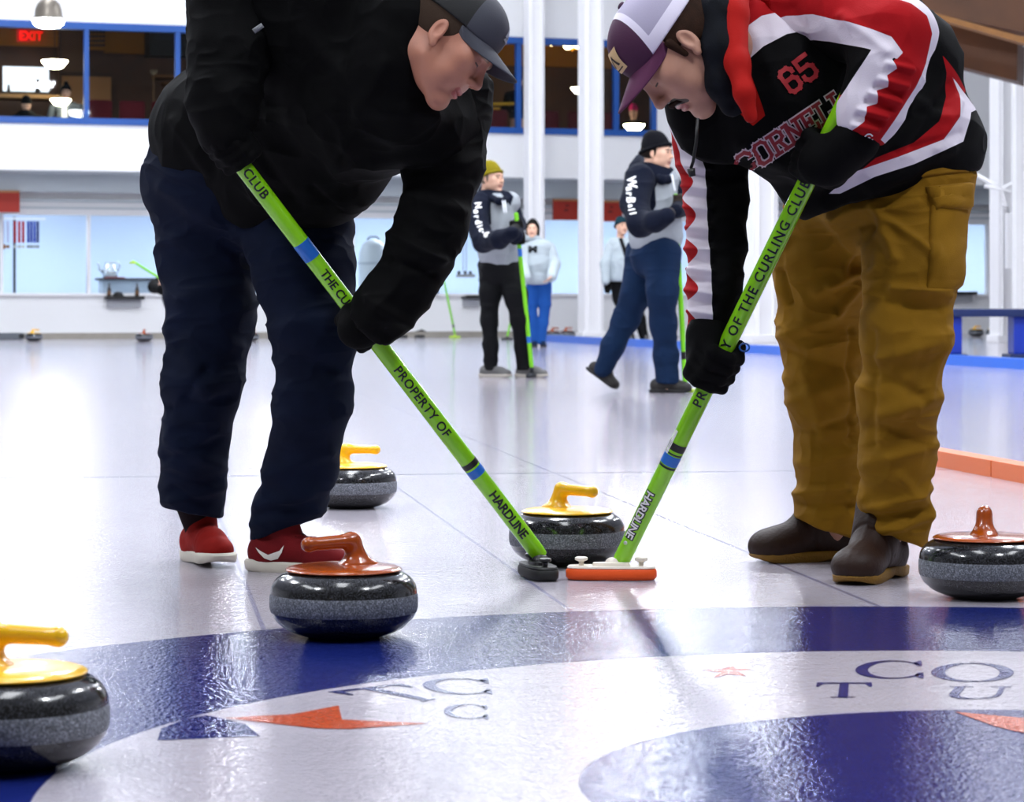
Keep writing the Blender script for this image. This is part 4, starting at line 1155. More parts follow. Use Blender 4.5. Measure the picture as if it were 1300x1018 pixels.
def grip_prims(s, c, a, w, wrist, hr, inf=0.0, wr=.030, flip=1, size=1.0):
    """a hand closed round a rod: c on the axis, a along it (towards the thumb), w from axis to palm centre"""
    a = a.normalized(); w = (Vector(w) - a * a.dot(Vector(w))).normalized(); b = a.cross(w) * flip
    P = lambda ph, R, t: c + (w * math.cos(ph) + b * math.sin(ph)) * R + a * t
    D = math.radians
    fr = .0095 * size + inf
    fl_ = [(.031, 1.0, 1.0), (.0105, 1.08, .98), (-.0105, 1.02, .95), (-.030, .9, .86)]
    pR = hr + .015
    for t, ln, rr in fl_:
        t *= size * 1.03
        R1 = hr + .0105 * size + inf * .6
        pts = [(P(D(28), R1 + .012, t), fr * 1.16 * rr), (P(D(78 * ln), R1 + .010, t * .99), fr * 1.08 * rr), (P(D(132 * ln), R1 + .003, t * .97), fr * rr), (P(D(188 * ln), R1 + .001, t * .96), fr * .96 * rr), (P(D(232 * ln), R1, t * .95), fr * .86 * rr)]
        for (p, r0), (q, r1) in zip(pts[:-1], pts[1:]): s.cone(p, q, r0, r1, .004)
    # palm and back of the hand
    heel = P(D(-52), pR + .006, -.008 * size); 
    for t in (.028, .009, -.010, -.026):
        s.cone(P(D(28), pR + .008, t * size), P(D(-46), pR + .006, t * .8 * size), .014 + inf, .016 + inf, .012)
    # thumb
    th = [(P(D(-46), pR + .004, .012 * size), .0165 + inf), (P(D(-82), hr + .016, .036 * size), .0135 + inf), (P(D(-128), hr + .013, .046 * size), .0112 + inf), (P(D(-172), hr + .012, .040 * size), .0098 + inf)]
    for (p, r0), (q, r1) in zip(th[:-1], th[1:]): s.cone(p, q, r0, r1, .008)
    s.cone(heel, wrist, .026 * size + inf, wr + inf, .022)
    s.ell(heel, .024 * size + inf, k=.015)
    return s
def shoe(root, toe, heel, z0, up_m, sole_m, size=1.0, roll=0.0, boot=False, label=None, yaw_only=True, pitch=0.0, laces=True, h=.004, low=False):
    """toe and heel are ground points; shoe points heel -> toe"""
    d = (toe - heel); L = d.length; f = d.normalized(); f = Vector((f.x, f.y, 0)).normalized()
    f2 = (Matrix.Rotation(0, 3, 'Z') @ f); c = (toe + heel) / 2; c.z = z0
    up = Vector((0, 0, 1)); x = f2.cross(up)
    R = Matrix.Rotation(pitch, 3, x); f3 = R @ f2; u3 = R @ up
    M = frame(c, f3, u3); k = L / .29
    s = SDF()
    s.ell((0, .082, .034), (.044, .060, .034)); s.cone((0, .04, .048), (0, -.075, .052), .040, .036, .03)
    s.ell((0, -.085, .048), (.036, .050, .048), k=.03)
    s.cone((0, -.02, .070), (0, -.050, .145 if not low else .105), .038, .043, .02)
    s.ell((0, .035, .066), (.026, .045, .018), k=.02)
    if boot: s.cone((0, .01, .075), (0, -.045, .165), .044, .050, .02); s.ell((0, .10, .036), (.045, .045, .034), k=.03)
    s.ell((0, -.054, .195 if not boot else .235), (.032, .032, .035), k=.01, sub=True)
    def post(X, Y, Z, f_): return np.maximum(f_, .014 - Z)
    def ds(V):
        q = np.zeros(len(V))
        if boot:
            q -= .0022 * np.exp(-(seg_d(V, (-.05, -.005, .05), (.05, -.005, .05)) / .004) ** 2) + .002 * np.exp(-((V[:, 1] - .012 - .4 * (V[:, 2] - .05)) / .004) ** 2)
            q += .0012 * np.exp(-(V[:, 0] / .003) ** 2) * (V[:, 1] > .02)
        else: q -= .0012 * np.exp(-((V[:, 1] - .03) / .004) ** 2) + .0012 * np.exp(-((V[:, 1] - .055) / .004) ** 2)
        return q * k
    o, bvh = local_part('shoe', s, h, M, k, up_m, root, post, sub=False, disp=ds)
    if label: o['label'] = label
    # sole
    ys = [-.140, -.134, -.115, -.08, -.04, 0, .04, .08, .11, .13, .142, .147]; ws = [.004, .019, .033, .037, .033, .033, .041, .047, .045, .034, .018, .004]
    ol = [(w_, y) for y, w_ in zip(ys, ws)] + [(-w_, y) for y, w_ in zip(ys[::-1], ws[::-1])]
    b = MB(); rings = []
    hz_ = [(.0, .94), (.004, 1.0), (.020, 1.03), (.026, 1.0), (.028, .92)] if not boot else [(.0, .95), (.003, 1.0), (.018, 1.02), (.022, .98), (.024, .9)]
    for z, sc_ in hz_:
        ring = []
        for x_, y_ in ol:
            zz_ = z + (.012 * max(0, (y_ - .09) / .06) ** 2 if z < .01 else 0) + (.004 if (not boot and y_ < -.06 and z > .015) else 0)
            if boot and z < .006 and -.052 < y_ < -.02: zz_ += .007
            ring.append(b.bm.verts.new(M @ (Vector((x_ * sc_, y_ * sc_, zz_)) * k)))
        rings.append(ring)
    for A_, B_ in zip(rings[:-1], rings[1:]):
        for i in range(len(A_)): b.bm.faces.new((A_[i], A_[(i+1) % len(A_)], B_[(i+1) % len(A_)], B_[i]))
    b.bm.faces.new(rings[0][::-1]); b.bm.faces.new(rings[-1])
    so = place_deep(b.build('sole', sole_m, o, True, .9))
    if laces:
        b = MB()
        for i in range(5):
            y = .045 - i * .019; z = (.080 if not boot else .090) + i * (.0095 if not boot else .013)
            for sg in (-1, 1):
                b.tube([M @ (Vector((sg * .024, y, z - .010)) * k), M @ (Vector((0, y - .009, z + .006)) * k), M @ (Vector((-sg * .022, y - .018, z - .002)) * k)], .0026, 6)
        place_deep(b.build('laces', mat('laces_dark', '#3a1210', .8) if not boot else mat('laces_brown', '#1e120c', .8), o, True))
    return o, M, k, bvh
REACH = [.25]
def drape(pts3, bvh, direction=Vector((0, 1, 0)), off=.0012):
    out = []
    for p in pts3:
        hit, n, i, d = bvh.ray_cast(p - direction * .6, direction)
        out.append(hit + n * off if hit is not None and (hit - p).length < REACH[0] else None)
    good = [p for p in out if p is not None]
    return out
def decal(bm, bvh, m, parent, name, direction=Vector((0, 1, 0)), off=.0015):
    """verts of bm are already world points near the cloth; press them on to it"""
    bm.verts.ensure_lookup_table()
    q = drape([v.co.copy() for v in bm.verts], bvh, direction, off)
    dead = [v for v, p in zip(bm.verts, q) if p is None]
    for v, p in zip(bm.verts, q):
        if p is not None: v.co = p
    if dead: bmesh.ops.delete(bm, geom=dead, context='VERTS')
    me = bpy.data.meshes.new(name); bm.to_mesh(me); bm.free()
    return place_deep(link(name, me, m, parent))
def block_text(strokes_, wid, cell=.006):
    """block capitals from straight strokes; each stroke (x0,y0,x1,y1) becomes a bar"""
    bm = bmesh.new()
    for x0, y0, x1, y1 in strokes_:
        d = Vector((x1 - x0, y1 - y0, 0)); L = d.length; d.normalize(); n = Vector((-d.y, d.x, 0)) * wid / 2; e = d * wid / 2
        k = max(1, int(math.ceil(L / cell))); rows = []
        for i in range(k + 1):
            p = Vector((x0, y0, 0)) - e + (d * (L + wid)) * (i / k)
            rows.append([bm.verts.new(p + n), bm.verts.new(p), bm.verts.new(p - n)])
        for i in range(k):
            for j in (0, 1): bm.faces.new((rows[i][j], rows[i][j+1], rows[i+1][j+1], rows[i+1][j]))
    return bm
BL = {  # collegiate block letters in a .72 x 1 cell
 'C': [(.66,.72,.66,.84),(.66,.84,.5,1),(.5,1,.2,1),(.2,1,.06,.84),(.06,.84,.06,.16),(.06,.16,.2,0),(.2,0,.5,0),(.5,0,.66,.16),(.66,.16,.66,.28)],
 'O': [(.2,1,.5,1),(.5,1,.66,.84),(.66,.84,.66,.16),(.66,.16,.5,0),(.5,0,.2,0),(.2,0,.06,.16),(.06,.16,.06,.84),(.06,.84,.2,1)],
 'R': [(.13,0,.13,1),(-.02,1,.5,1),(.5,1,.64,.88),(.64,.88,.64,.64),(.64,.64,.5,.52),(.5,.52,.13,.52),(.4,.52,.62,.0),(-.02,0,.28,0),(.5,0,.74,0)],
 'N': [(.1,0,.1,1),(.62,0,.62,1),(.1,1,.62,0),(-.02,0,.24,0),(-.04,1,.16,1),(.5,1,.76,1)],
 'E': [(.13,0,.13,1),(-.02,1,.64,1),(-.02,0,.66,0),(.13,.5,.42,.5),(.64,1,.64,.8),(.66,0,.66,.22),(.42,.38,.42,.62)],
 'L': [(.14,0,.14,1),(-.02,1,.32,1),(-.02,0,.64,0),(.64,0,.64,.26)],
 '6': [(.62,.78,.62,.86),(.62,.86,.48,1),(.48,1,.2,1),(.2,1,.06,.86),(.06,.86,.06,.14),(.06,.14,.2,0),(.2,0,.48,0),(.48,0,.62,.14),(.62,.14,.62,.42),(.62,.42,.48,.56),(.48,.56,.06,.56)],
 '5': [(.64,1,.08,1),(.08,1,.08,.58),(.08,.58,.48,.58),(.48,.58,.64,.44),(.64,.44,.64,.14),(.64,.14,.48,0),(.48,0,.2,0),(.2,0,.06,.14),(.06,.14,.06,.24)]}
def block_word(word, org, dx, up, hgt, adv, m_in, m_out, w_in, w_out, bvh, parent, name):
    """word on cloth: org baseline start, dx and up are world unit vectors, hgt letter height"""
    for m_, w_, off in ((m_out, w_out, .0012), (m_in, w_in, .0022)):
        if m_ is None: continue
        st = []
        for i, ch in enumerate(word):
            st += [(x0 + i * adv, y0, x1 + i * adv, y1) for x0, y0, x1, y1 in BL[ch]]
        bm = block_text(st, w_, .18)
        for v in bm.verts: v.co = org + dx * (v.co.x * hgt) + up * (v.co.y * hgt)
        decal(bm, bvh, m_, parent, name if m_ is m_in else name + '_outline', off=off)

# ------------------------------------------------------------------ man in the dark jacket (left sweeper)
denim = mat('dark_denim', '#081126', .9, spec=.15, bump=(420, .0006), var=.25, varscale=9)
denim_st = mat('denim_stitch', '#26324a', .8)
jack = mat('black_softshell', '#040405', .8, bump=(260, .0004), var=.2, varscale=6, spec=.10)
glove_blk = mat('black_knit', '#050506', .85, bump=(320, .0008), spec=.12)
PA = thing('person', 'man in black jacket, black and grey cap and dark jeans bending over a lime brush', 'person', (at(330, 700, 7.35).x, at(330, 700, 7.35).y, 0))
legA1 = [(262, 240, 7.38, 76), (262, 330, 7.36, 60), (268, 400, 7.32, 56), (258, 480, 7.3, 49), (247, 560, 7.36, 41), (245, 615, 7.42, 38), (245, 662, 7.44, 39)]
legA2 = [(372, 255, 7.22, 76), (388, 350, 7.12, 61), (400, 430, 7.06, 51), (397, 510, 7.08, 46), (383, 590, 7.16, 43), (366, 650, 7.22, 42), (358, 700, 7.24, 43)]
s = SDF(); s.chain(legA1, .03, True); s.chain(legA2, .03, True); s.ball(300, 215, 7.3, 100, .05); s.ball(262, 225, 7.34, 76, .05)
def postA(X, Y, Z, f):      # slanting hem over the right shoe
    a = at(318, 688, 7.2); b = at(405, 655, 7.2)
    n = Vector((b.z - a.z, 0, -(b.x - a.x))).normalized()
    right = X > at(312, 600, 7.2).x
    d = (X - a.x) * n.x + (Z - a.z) * n.z
    a2 = at(208, 643, 7.4); b2 = at(282, 660, 7.4); n2 = Vector((b2.z - a2.z, 0, -(b2.x - a2.x))).normalized()
    d2 = (X - a2.x) * n2.x + (Z - a2.z) * n2.z
    return np.maximum(f, np.where(right, d, d2))
V, Q = s.mesh(.0065, postA); V, Q = subdiv(V, Q); V = relax(V, Q)
stk = [(208,560,285,600,9,6),(205,585,275,560,6,-4),(212,640,280,622,8,6),(215,625,250,645,6,-5),(330,640,395,620,9,7),(322,665,400,645,8,7),(345,600,420,570,9,5),(240,450,262,500,12,7),(262,470,235,505,7,-6),
       (230,380,300,360,10,5),(350,420,430,400,10,6),(360,445,440,470,10,-5),(330,330,300,300,10,6),(320,350,400,330,8,5),(225,300,290,330,12,5),(205,240,280,280,10,5),(318,600,352,520,5,3),(215,420,300,440,10,5),(215,520,290,505,8,-4)]
sculpt('jeans', V, Q, denim, PA, disp=folds((7, 7, 15), .0100, 3, extra=strokes(stk, 7.2)))
# outer seam line on the right leg
sA = SDF()
tor = [(302, 178, 7.28, 98), (392, 182, 7.12, 92), (470, 112, 6.86, 106), (425, 15, 6.92, 128), (510, 50, 6.78, 78)]
for t_ in tor: sA.ball(*t_, k=.05)
sA.chain([(300, 178, 7.28, 96), (390, 185, 7.12, 94), (460, 120, 6.95, 104)], .05)
sA.chain([(350, 70, 7.15, 90), (420, 0, 6.95, 130)], .05)
sA.ball(258, 165, 7.3, 62, .05); sA.ball(428, 218, 7.02, 60, .03); sA.ball(395, 232, 7.06, 56, .03); sA.ball(330, 240, 7.15, 54, .03)
sA.ball(560, 120, 6.92, 58, .04); sA.ball(560, 165, 6.92, 50, .04)
sA.chain([(512, -30, 6.66, 34), (508, 30, 6.64, 34), (494, 84, 6.64, 36), (508, 130, 6.68, 36), (545, 168, 6.80, 36), (580, 160, 6.86, 30)], .06)     # collar
stj = [(330,250,260,120,9,6),(370,250,300,150,8,-5),(240,130,330,240,10,6),(460,260,420,180,10,6),(440,150,560,160,10,5),(400,60,470,140,14,6),(300,220,380,260,9,-5),(215,150,260,215,8,5),(480,215,560,205,8,5),(440,280,400,240,6,-5),(350,100,300,200,12,5),(500,100,420,240,9,4)]
V, Q = sA.mesh(.0075); V, Q = subdiv(V, Q); V = relax(V, Q)
jo, jbvhA = sculpt('jacket', V, Q, jack, PA, disp=folds((7, 7, 9), .011, 11, extra=strokes(stj, 7.0)))
sS = SDF(); slA = [(572, 128, 6.92, 56), (562, 210, 6.86, 47), (548, 285, 6.82, 42), (532, 328, 6.80, 40), (508, 366, 6.80, 40), (484, 394, 6.80, 36), (474, 405, 6.81, 33)]
sS.chain(slA, .035, True)
V, Q = sS.mesh(.0065); V, Q = subdiv(V, Q); V = relax(V, Q)
sculpt('sleeve', V, Q, jack, jo, disp=folds((9, 9, 14), .010, 21, extra=strokes([(500,300,560,330,7,7),(500,330,550,350,6,-6),(470,380,520,410,7,6),(520,250,590,270,8,5),(450,400,500,440,7,5),(520,215,600,225,8,-5)], 6.82)))
sS = SDF(); sS.chain([(322, -70, 6.9, 66), (300, 0, 6.84, 58), (290, 70, 6.78, 50), (284, 130, 6.74, 42), (283, 168, 6.72, 34)], .035)
V, Q = sS.mesh(.0065); V, Q = subdiv(V, Q); V = relax(V, Q)
sculpt('sleeve', V, Q, jack, jo, disp=folds((9, 9, 14), .010, 22))
# collar stand and zip pull
b = MB(); z_ = at(322, 40, 6.62); b.tube([z_, z_ + Vector((.02, 0, .014))], .006, 8)
place_deep(b.build('toggle', mat('toggle_grey', '#6f7276', .5), jo, True))
b = MB(); b.tube([at(597, 125, 6.82), at(594, 150, 6.8), at(586, 178, 6.79)], .0035, 6); place_deep(b.build('drawcord', mat('cord_dark', '#1b1c1f', .6), jo, True))
# gloves
aA = (AB1 - AB0).normalized()
def on_axis(A, B_, px, py): return A.lerp(B_, along(px, py, A, B_))
gA = on_axis(AB0, AB1, 452, 421)
g1 = SDF(); grip_prims(g1, gA, aA, (.75, .45, .1), at(478, 400, 6.82), .020, .0045, .046, 1, 1.22)
g1.ell(at(456, 418, 6.80), (.050, .034, .046), k=.03)
V, Q = g1.mesh(.0035); go, _ = sculpt('glove', V, Q, glove_blk, PA)
gA2 = on_axis(AB0, AB1, 290, 192)
g2_ = SDF(); grip_prims(g2_, gA2, aA, (-.2, -.1, .9), at(285, 160, 6.72), .020, .0035, .036, -1, 1.1)
V, Q = g2_.mesh(.0035); sculpt('glove', V, Q, glove_blk, PA)
# head, body
HA = frame(at(562, 58, 6.62), (.68, -.22, -.68), (.62, .10, .72)); SA = 1.06
bd = SDF()
for ch in (legA1, legA2): bd.chain([(a, b_, d, r * .74) for a, b_, d, r in ch[:-2]], .03)
for t_ in tor: bd.ball(t_[0], t_[1], t_[2], t_[3] * .82, .05)
bd.chain([(a, b_, d, r * .6) for a, b_, d, r in slA], .03); bd.chain([(322, -70, 6.9, 48), (290, 70, 6.78, 34), (283, 168, 6.72, 22)], .03)
bd.chain([(470, 20, 6.88, 44), (538, 48, 6.68, 25)], .03)
bd.chain([(358, 650, 7.24, 20), (351, 704, 7.2, 13)], .02); bd.chain([(247, 640, 7.44, 20), (253, 695, 7.47, 13)], .02)
person_body(PA, HA, SA, bd, skin_a, .0026, .009, .07)
hairA = mat('hair_sandy', '#3a2c22', .8, bump=(400, .001))
s = SDF(); s.ell((0, -.016, .040), (.0815, .1005, .085))
local_part('hair', s, .004, HA, SA, hairA, PA, post=lambda X, Y, Z, f: np.maximum(np.maximum(f, Y - .022 + .9 * (Z - .05) * 0 - .25 * Z), -.028 - .25 * Y - Z), sub=False)
cap_a = mat('cap_black_grey', '#0b0c0f', .75, bump=(500, .0004), attrs=[('panel', '#3b3d47')])
CA = HA @ Matrix.Rotation(.10, 4, 'X')
capm, cbv = local_part('cap', crown_sdf(), .0035, CA, SA, cap_a, PA, post=lambda X, Y, Z, f: np.maximum(f, .048 + .10 * (Y > 99) - Z - .06 * Y * 0), attrs={'panel': lambda V: V[:, 1] - .028 - .15 * (.10 - V[:, 2])})
brim(CA, SA, mat('visor_grey', '#3f414b', .75, bump=(500, .0004), attrs=[('stitch', '#464852')]), capm, .078, .5)
b = SDF(); b.ell((0, -.008, .148), (.009, .009, .005)); local_part('button', b, .0018, CA, SA, mat('btn_black', '#0c0d10', .7), capm, sub=False)
bm = bmesh.new()
def tri(bm, pts, n=6):
    P = [Vector(p) for p in pts]; rows = []
    for i in range(n + 1): rows.append([bm.verts.new((P[0] * (1 - i / n) + P[1] * (i / n)) * (1 - j / n) + (P[3] * (1 - i / n) + P[2] * (i / n)) * (j / n)) for j in range(n + 1)])
    for i in range(n):
        for j in range(n): bm.faces.new((rows[i][j], rows[i+1][j], rows[i+1][j+1], rows[i][j+1]))
emb = mat('emblem_grey', '#8f939c', .6)
for q in (((-.020,0,.086),(.020,0,.086),(.014,0,.092),(-.014,0,.092)), ((-.017,0,.094),(-.004,0,.094),(-.002,0,.112),(-.009,0,.112)), ((.017,0,.094),(.004,0,.094),(.002,0,.112),(.009,0,.112)), ((-.004,0,.112),(.004,0,.112),(.0005,0,.122),(-.0005,0,.122))):
    tri(bm, [CA @ (Vector((p[0], .14, p[2])) * SA) for p in q])
dirn = (CA.to_3x3() @ Vector((0, -1, 0))).normalized()
decal(bm, cbv, emb, capm, 'emblem', dirn, .0015)
# dark socks inside the hems
s = SDF(); s.chain([(247, 640, 7.44, 24), (258, 694, 7.47, 15)], .02); V, Q = s.mesh(.005); sculpt('sock', V, Q, mat('sock_dark', '#1a0f14', .9), PA)
# running shoes
maroon_k = mat('maroon_knit', '#6d1418', .8, bump=(380, .0008), var=.2, varscale=20); sole_w = mat('sole_white', '#d9d3c4', .6)
maroon_r = mat('red_knit', '#8f1a14', .8, bump=(380, .0008), var=.2, varscale=20)
d1 = ground(430, 706); d2 = ground(326, 716)
so, SM, sk, sbv = shoe(PA, Vector((-.385, 6.37, 0)), Vector((-.645, 6.47, 0)), 0.0, maroon_k, sole_w, label='maroon running shoe with white swoosh')
bm = bmesh.new()
sw_ = [(-.085,.062),(-.075,.050),(-.060,.036),(-.044,.031),(-.025,.036),(-.012,.052),(-.006,.070),(-.018,.056),(-.033,.046),(-.050,.045),(-.066,.052)]
vs = [bm.verts.new(SM @ (Vector((.08, y - .01, z)) * sk)) for y, z in sw_]
bm.faces.new(vs); bmesh.ops.triangulate(bm, faces=bm.faces[:]); bmesh.ops.subdivide_edges(bm, edges=bm.edges[:], cuts=3, use_grid_fill=True)
decal(bm, sbv, mat('swoosh_white', '#ece7dc', .5), so, 'swoosh', (SM.to_3x3() @ Vector((-1, 0, 0))).normalized(), .0015)
h1 = ground(262, 716)
shoe(PA, Vector((-.700, 6.50, 0)), Vector((-.815, 6.76, 0)), .004, maroon_r, sole_w, laces=False, pitch=.05, label='red running shoe seen from the front')

# ------------------------------------------------------------------ man in the jersey (right sweeper)
khaki = mat('khaki_cotton', '#86600f', .9, spec=.2, bump=(380, .0006), var=.10, varscale=10)
PB = thing('person', 'man in red and black CORNELL jersey, purple and white cap and khaki trousers', 'person', (at(1090, 720, 7.1).x, at(1090, 720, 7.1).y, 0))
legB1 = [(1060, 270, 7.25, 66), (1046, 345, 7.3, 60), (1042, 420, 7.34, 52), (1049, 500, 7.38, 50), (1055, 575, 7.42, 45), (1056, 640, 7.44, 44), (1052, 690, 7.44, 46)]
legB2 = [(1158, 260, 7.0, 70), (1158, 345, 6.92, 59), (1152, 420, 6.88, 54), (1142, 500, 6.9, 49), (1139, 580, 6.95, 43), (1138, 640, 7.0, 42), (1136, 705, 7.03, 43)]
s = SDF(); s.chain(legB1, .03, True); s.chain(legB2, .03, True); s.ball(1125, 235, 7.1, 92, .05); s.ball(1150, 232, 7.05, 76, .05); s.ball(1180, 228, 7.05, 48, .05)
def postB(X, Y, Z, f):
    a = at(1088, 660, 6.9); b = at(1178, 700, 6.9); n = Vector((b.z - a.z, 0, -(b.x - a.x))).normalized()
    a2 = at(1000, 655, 7.4); b2 = at(1096, 686, 7.4); n2 = Vector((b2.z - a2.z, 0, -(b2.x - a2.x))).normalized()
    d = (X - a.x) * n.x + (Z - a.z) * n.z; d2 = (X - a2.x) * n2.x + (Z - a2.z) * n2.z
    return np.maximum(f, np.where(Y < 7.22 * K, d, d2))
V, Q = s.mesh(.0065, postB); V, Q = subdiv(V, Q); V = relax(V, Q)
stk = [(1030,285,1100,262,8,7),(1060,300,1110,275,7,-6),(1110,270,1150,262,7,7),(1102,262,1120,330,7,8),(1108,276,1165,325,6,8),(1100,290,1085,340,7,-7),(1075,345,1100,300,6,6),(1060,360,1098,345,6,6),(1070,395,1098,365,6,6),(1045,370,1080,350,8,5),
       (1120,368,1185,376,7,9),(1115,385,1175,392,7,-7),(1140,372,1190,366,5,8),(1105,450,1170,430,9,7),(1100,470,1150,500,8,-6),(1105,520,1180,500,9,6),(1110,540,1160,560,8,-6),(1100,580,1175,560,8,6),(1130,600,1170,640,7,6),(1100,640,1170,615,7,8),(1098,655,1165,640,6,-6),(1105,672,1172,650,6,7),
       (1000,430,1070,400,9,6),(1010,450,1080,470,9,-6),(1005,520,1080,490,10,7),(1015,560,1090,540,8,-6),(1015,600,1090,585,9,6),(1010,640,1090,628,7,7),(1020,655,1095,650,6,-6),(1035,480,1060,560,8,5),(1140,440,1125,520,8,4),(990,360,1030,400,9,6),(1000,330,1020,390,8,-5),
       (1008,300,990,345,5,6),(1000,345,1012,385,4,-8),(1185,420,1160,500,6,5),(1092,420,1097,560,5,-5)]
po, pbv = sculpt('trousers', V, Q, khaki, PB, disp=folds((8, 8, 14), .0105, 31, extra=strokes(stk, 7.05)))
# cargo pocket with flap
def slab_on(poly_px, d, bvh, thick, m, parent, name, n=14):
    """a cloth patch stitched on: grid over the px quad, pressed on the cloth, given thickness"""
    P = [at(x, y, d) for x, y in poly_px]; Vt, Qt = [], []
    base = []
    for j in range(n + 1):
        for i in range(n + 1):
            u, v = i / n, j / n
            p = P[0]*(1-u)*(1-v) + P[1]*u*(1-v) + P[2]*u*v + P[3]*(1-u)*v
            hit, nn, _, _ = bvh.ray_cast(p + Vector((0, -.8, 0)), Vector((0, 1, 0)))
            base.append((hit, nn) if hit is not None else None)
    last = None
    for k in range(len(base)):
        if base[k] is None:
            base[k] = last if last is not None else next(b for b in base if b is not None)
        last = base[k]
    for side in (0, 1):
        for k, (hit, nn) in enumerate(base):
            i, j = k % (n + 1), k // (n + 1)
            e = min(i, n - i, j, n - j); t_ = thick * (1 - math.exp(-e * 1.4)) + .0015 if not side else -.006
            Vt.append(hit + nn * t_)
    N1 = (n + 1) ** 2
    for side in (0, 1):
        for j in range(n):
            for i in range(n):
                a = side * N1 + j * (n + 1) + i; q = [a, a + 1, a + n + 2, a + n + 1]; Qt.append(q if side else q[::-1])
    for i in range(n):
        for a, b_ in ((i, i + 1), ((n) * (n + 1) + i + 1, (n) * (n + 1) + i), ((i + 1) * (n + 1), i * (n + 1)), (i * (n + 1) + n, (i + 1) * (n + 1) + n)):
            Qt.append([a, b_, b_ + N1, a + N1])
    return sculpt(name, np.array([tuple(v) for v in Vt]), np.array(Qt), m, parent)
pk, pkb = slab_on([(1170, 252), (1224, 245), (1212, 368), (1160, 366)], 7.0, pbv, .012, khaki, po, 'cargo_pocket', 18)
slab_on([(1164, 240), (1227, 232), (1226, 266), (1172, 272)], 7.0, pbv, .021, khaki, po, 'pocket_flap', 16)
slab_on([(1100, 222), (1225, 205), (1226, 220), (1102, 236)], 7.0, pbv, .007, khaki, po, 'waistband', 16)
sB = SDF()
torB = [(1156, 188, 7.05, 84), (1095, 160, 6.98, 96), (1045, 148, 6.88, 92), (992, 112, 6.80, 106), (942, 50, 6.76, 58), (1045, 25, 6.94, 118), (1130, 90, 7.02, 92)]
for t_ in torB: sB.ball(*t_, k=.05)
sB.chain([(1156, 188, 7.05, 84), (1095, 158, 6.98, 98), (1030, 138, 6.9, 100)], .05)
sB.ball(1195, 180, 7.1, 50, .04); sB.ball(1212, 185, 7.12, 30, .03); sB.ball(1040, 228, 6.95, 54, .04); sB.ball(1080, 212, 6.98, 62, .04)
sB.ball(905, 160, 6.82, 48, .04); sB.ball(885, 130, 6.8, 40, .04)
def postJ(X, Y, Z, f):      # hem of the jersey
    a = at(1000, 283, 7.0); b = at(1235, 214, 7.0); n = Vector((b.z - a.z, 0, -(b.x - a.x))).normalized()
    return np.maximum(f, (X - a.x) * n.x + (Z - a.z) * n.z - .006 * np.sin(X * 30))
V, Q = sB.mesh(.0065, postJ); V, Q = subdiv(V, Q); V = relax(V, Q)
WH, RD = '#d9d2dd', '#a01218'
jer = mat('jersey_cloth', '#040405', .85, bump=(330, .0005), spec=.12, attrs=[('yoke', RD), ('yoke_stripe', WH), ('side_red', RD), ('side_white', WH), ('hood_red', '#b01a12')])
attB = {'yoke': panel([(930,-200),(1150,-200),(1150,20),(1140,60),(1128,60),(1070,35),(1030,20),(1000,18),(960,28),(940,44)], 6.8),
        'yoke_stripe': panel([(941,42),(960,28),(1000,18),(1030,20),(1070,35),(1128,60),(1140,88),(1090,70),(1050,55),(1015,47),(990,52),(960,68),(942,84)], 6.8),
        'side_red': panel([(1190,74),(1230,112),(1217,140),(1214,150),(1190,180),(1130,203),(1080,222),(1100,205),(1150,185),(1183,158),(1196,125),(1196,95)], 6.95),
        'side_white': panel([(1205,100),(1250,135),(1234,142),(1219,181),(1150,212),(1100,228),(1060,248),(1046,248),(1075,222),(1130,203),(1190,180),(1214,150),(1217,120)], 6.95),
        'hood_red': panel([(900,-80),(950,-80),(941,75),(967,150),(953,162),(922,132),(936,124),(914,45),(908,0)], 6.7)}
stj = [(945,60,1000,200,10,4),(1000,240,1080,190,9,6),(1040,250,1120,200,8,-5),(1100,240,1200,190,9,6),(1180,190,1215,130,7,6),(1200,110,1150,190,7,-5),(1120,120,1190,150,9,5),(1090,180,1180,140,8,-5),(930,190,1000,225,9,5),(1130,200,1215,170,5,-4),(960,140,1010,60,12,4)]
jb, jbv = sculpt('jersey', V, Q, jer, PB, attB, folds((7, 7, 8), .008, 41, extra=strokes(stj, 6.95)))
sleeve_m = mat('sleeve_cloth', RD, .85, bump=(330, .0005), spec=.12, attrs=[('under_black', '#040405'), ('arc_white', WH), ('fore_white', WH), ('edge_white', WH)])
att2 = {'under_black': panel([(930,82),(960,68),(990,52),(1015,47),(1050,55),(1090,70),(1124,82),(1090,118),(1000,140),(930,140)], 6.6),
        'arc_white': panel([(930,50),(941,42),(960,28),(1000,18),(1030,20),(1070,35),(1118,56),(1132,76),(1124,84),(1090,70),(1050,55),(1015,47),(990,52),(960,68),(930,90)], 6.6),
        'fore_white': panel([(1100,62),(1132,76),(1118,84),(1124,96),(1112,104),(1114,118),(1100,122),(1102,138),(1088,142),(1086,160),(1062,178),(1040,160),(1070,110)], 6.6),
        'edge_white': panel([(1118,-25),(1150,-5),(1190,10),(1200,45),(1192,80),(1170,125),(1145,160),(1125,190),(1108,182),(1128,152),(1150,118),(1165,86),(1172,50),(1165,28),(1145,13),(1112,2)], 6.6)}
sS = SDF(); slB = [(985, 2, 6.8, 58), (1060, 18, 6.66, 54), (1133, 46, 6.52, 52), (1125, 92, 6.5, 45), (1106, 138, 6.5, 38), (1092, 170, 6.5, 30)]
sS.chain(slB, .03, True)
V, Q = sS.mesh(.0055); V, Q = subdiv(V, Q); V = relax(V, Q)
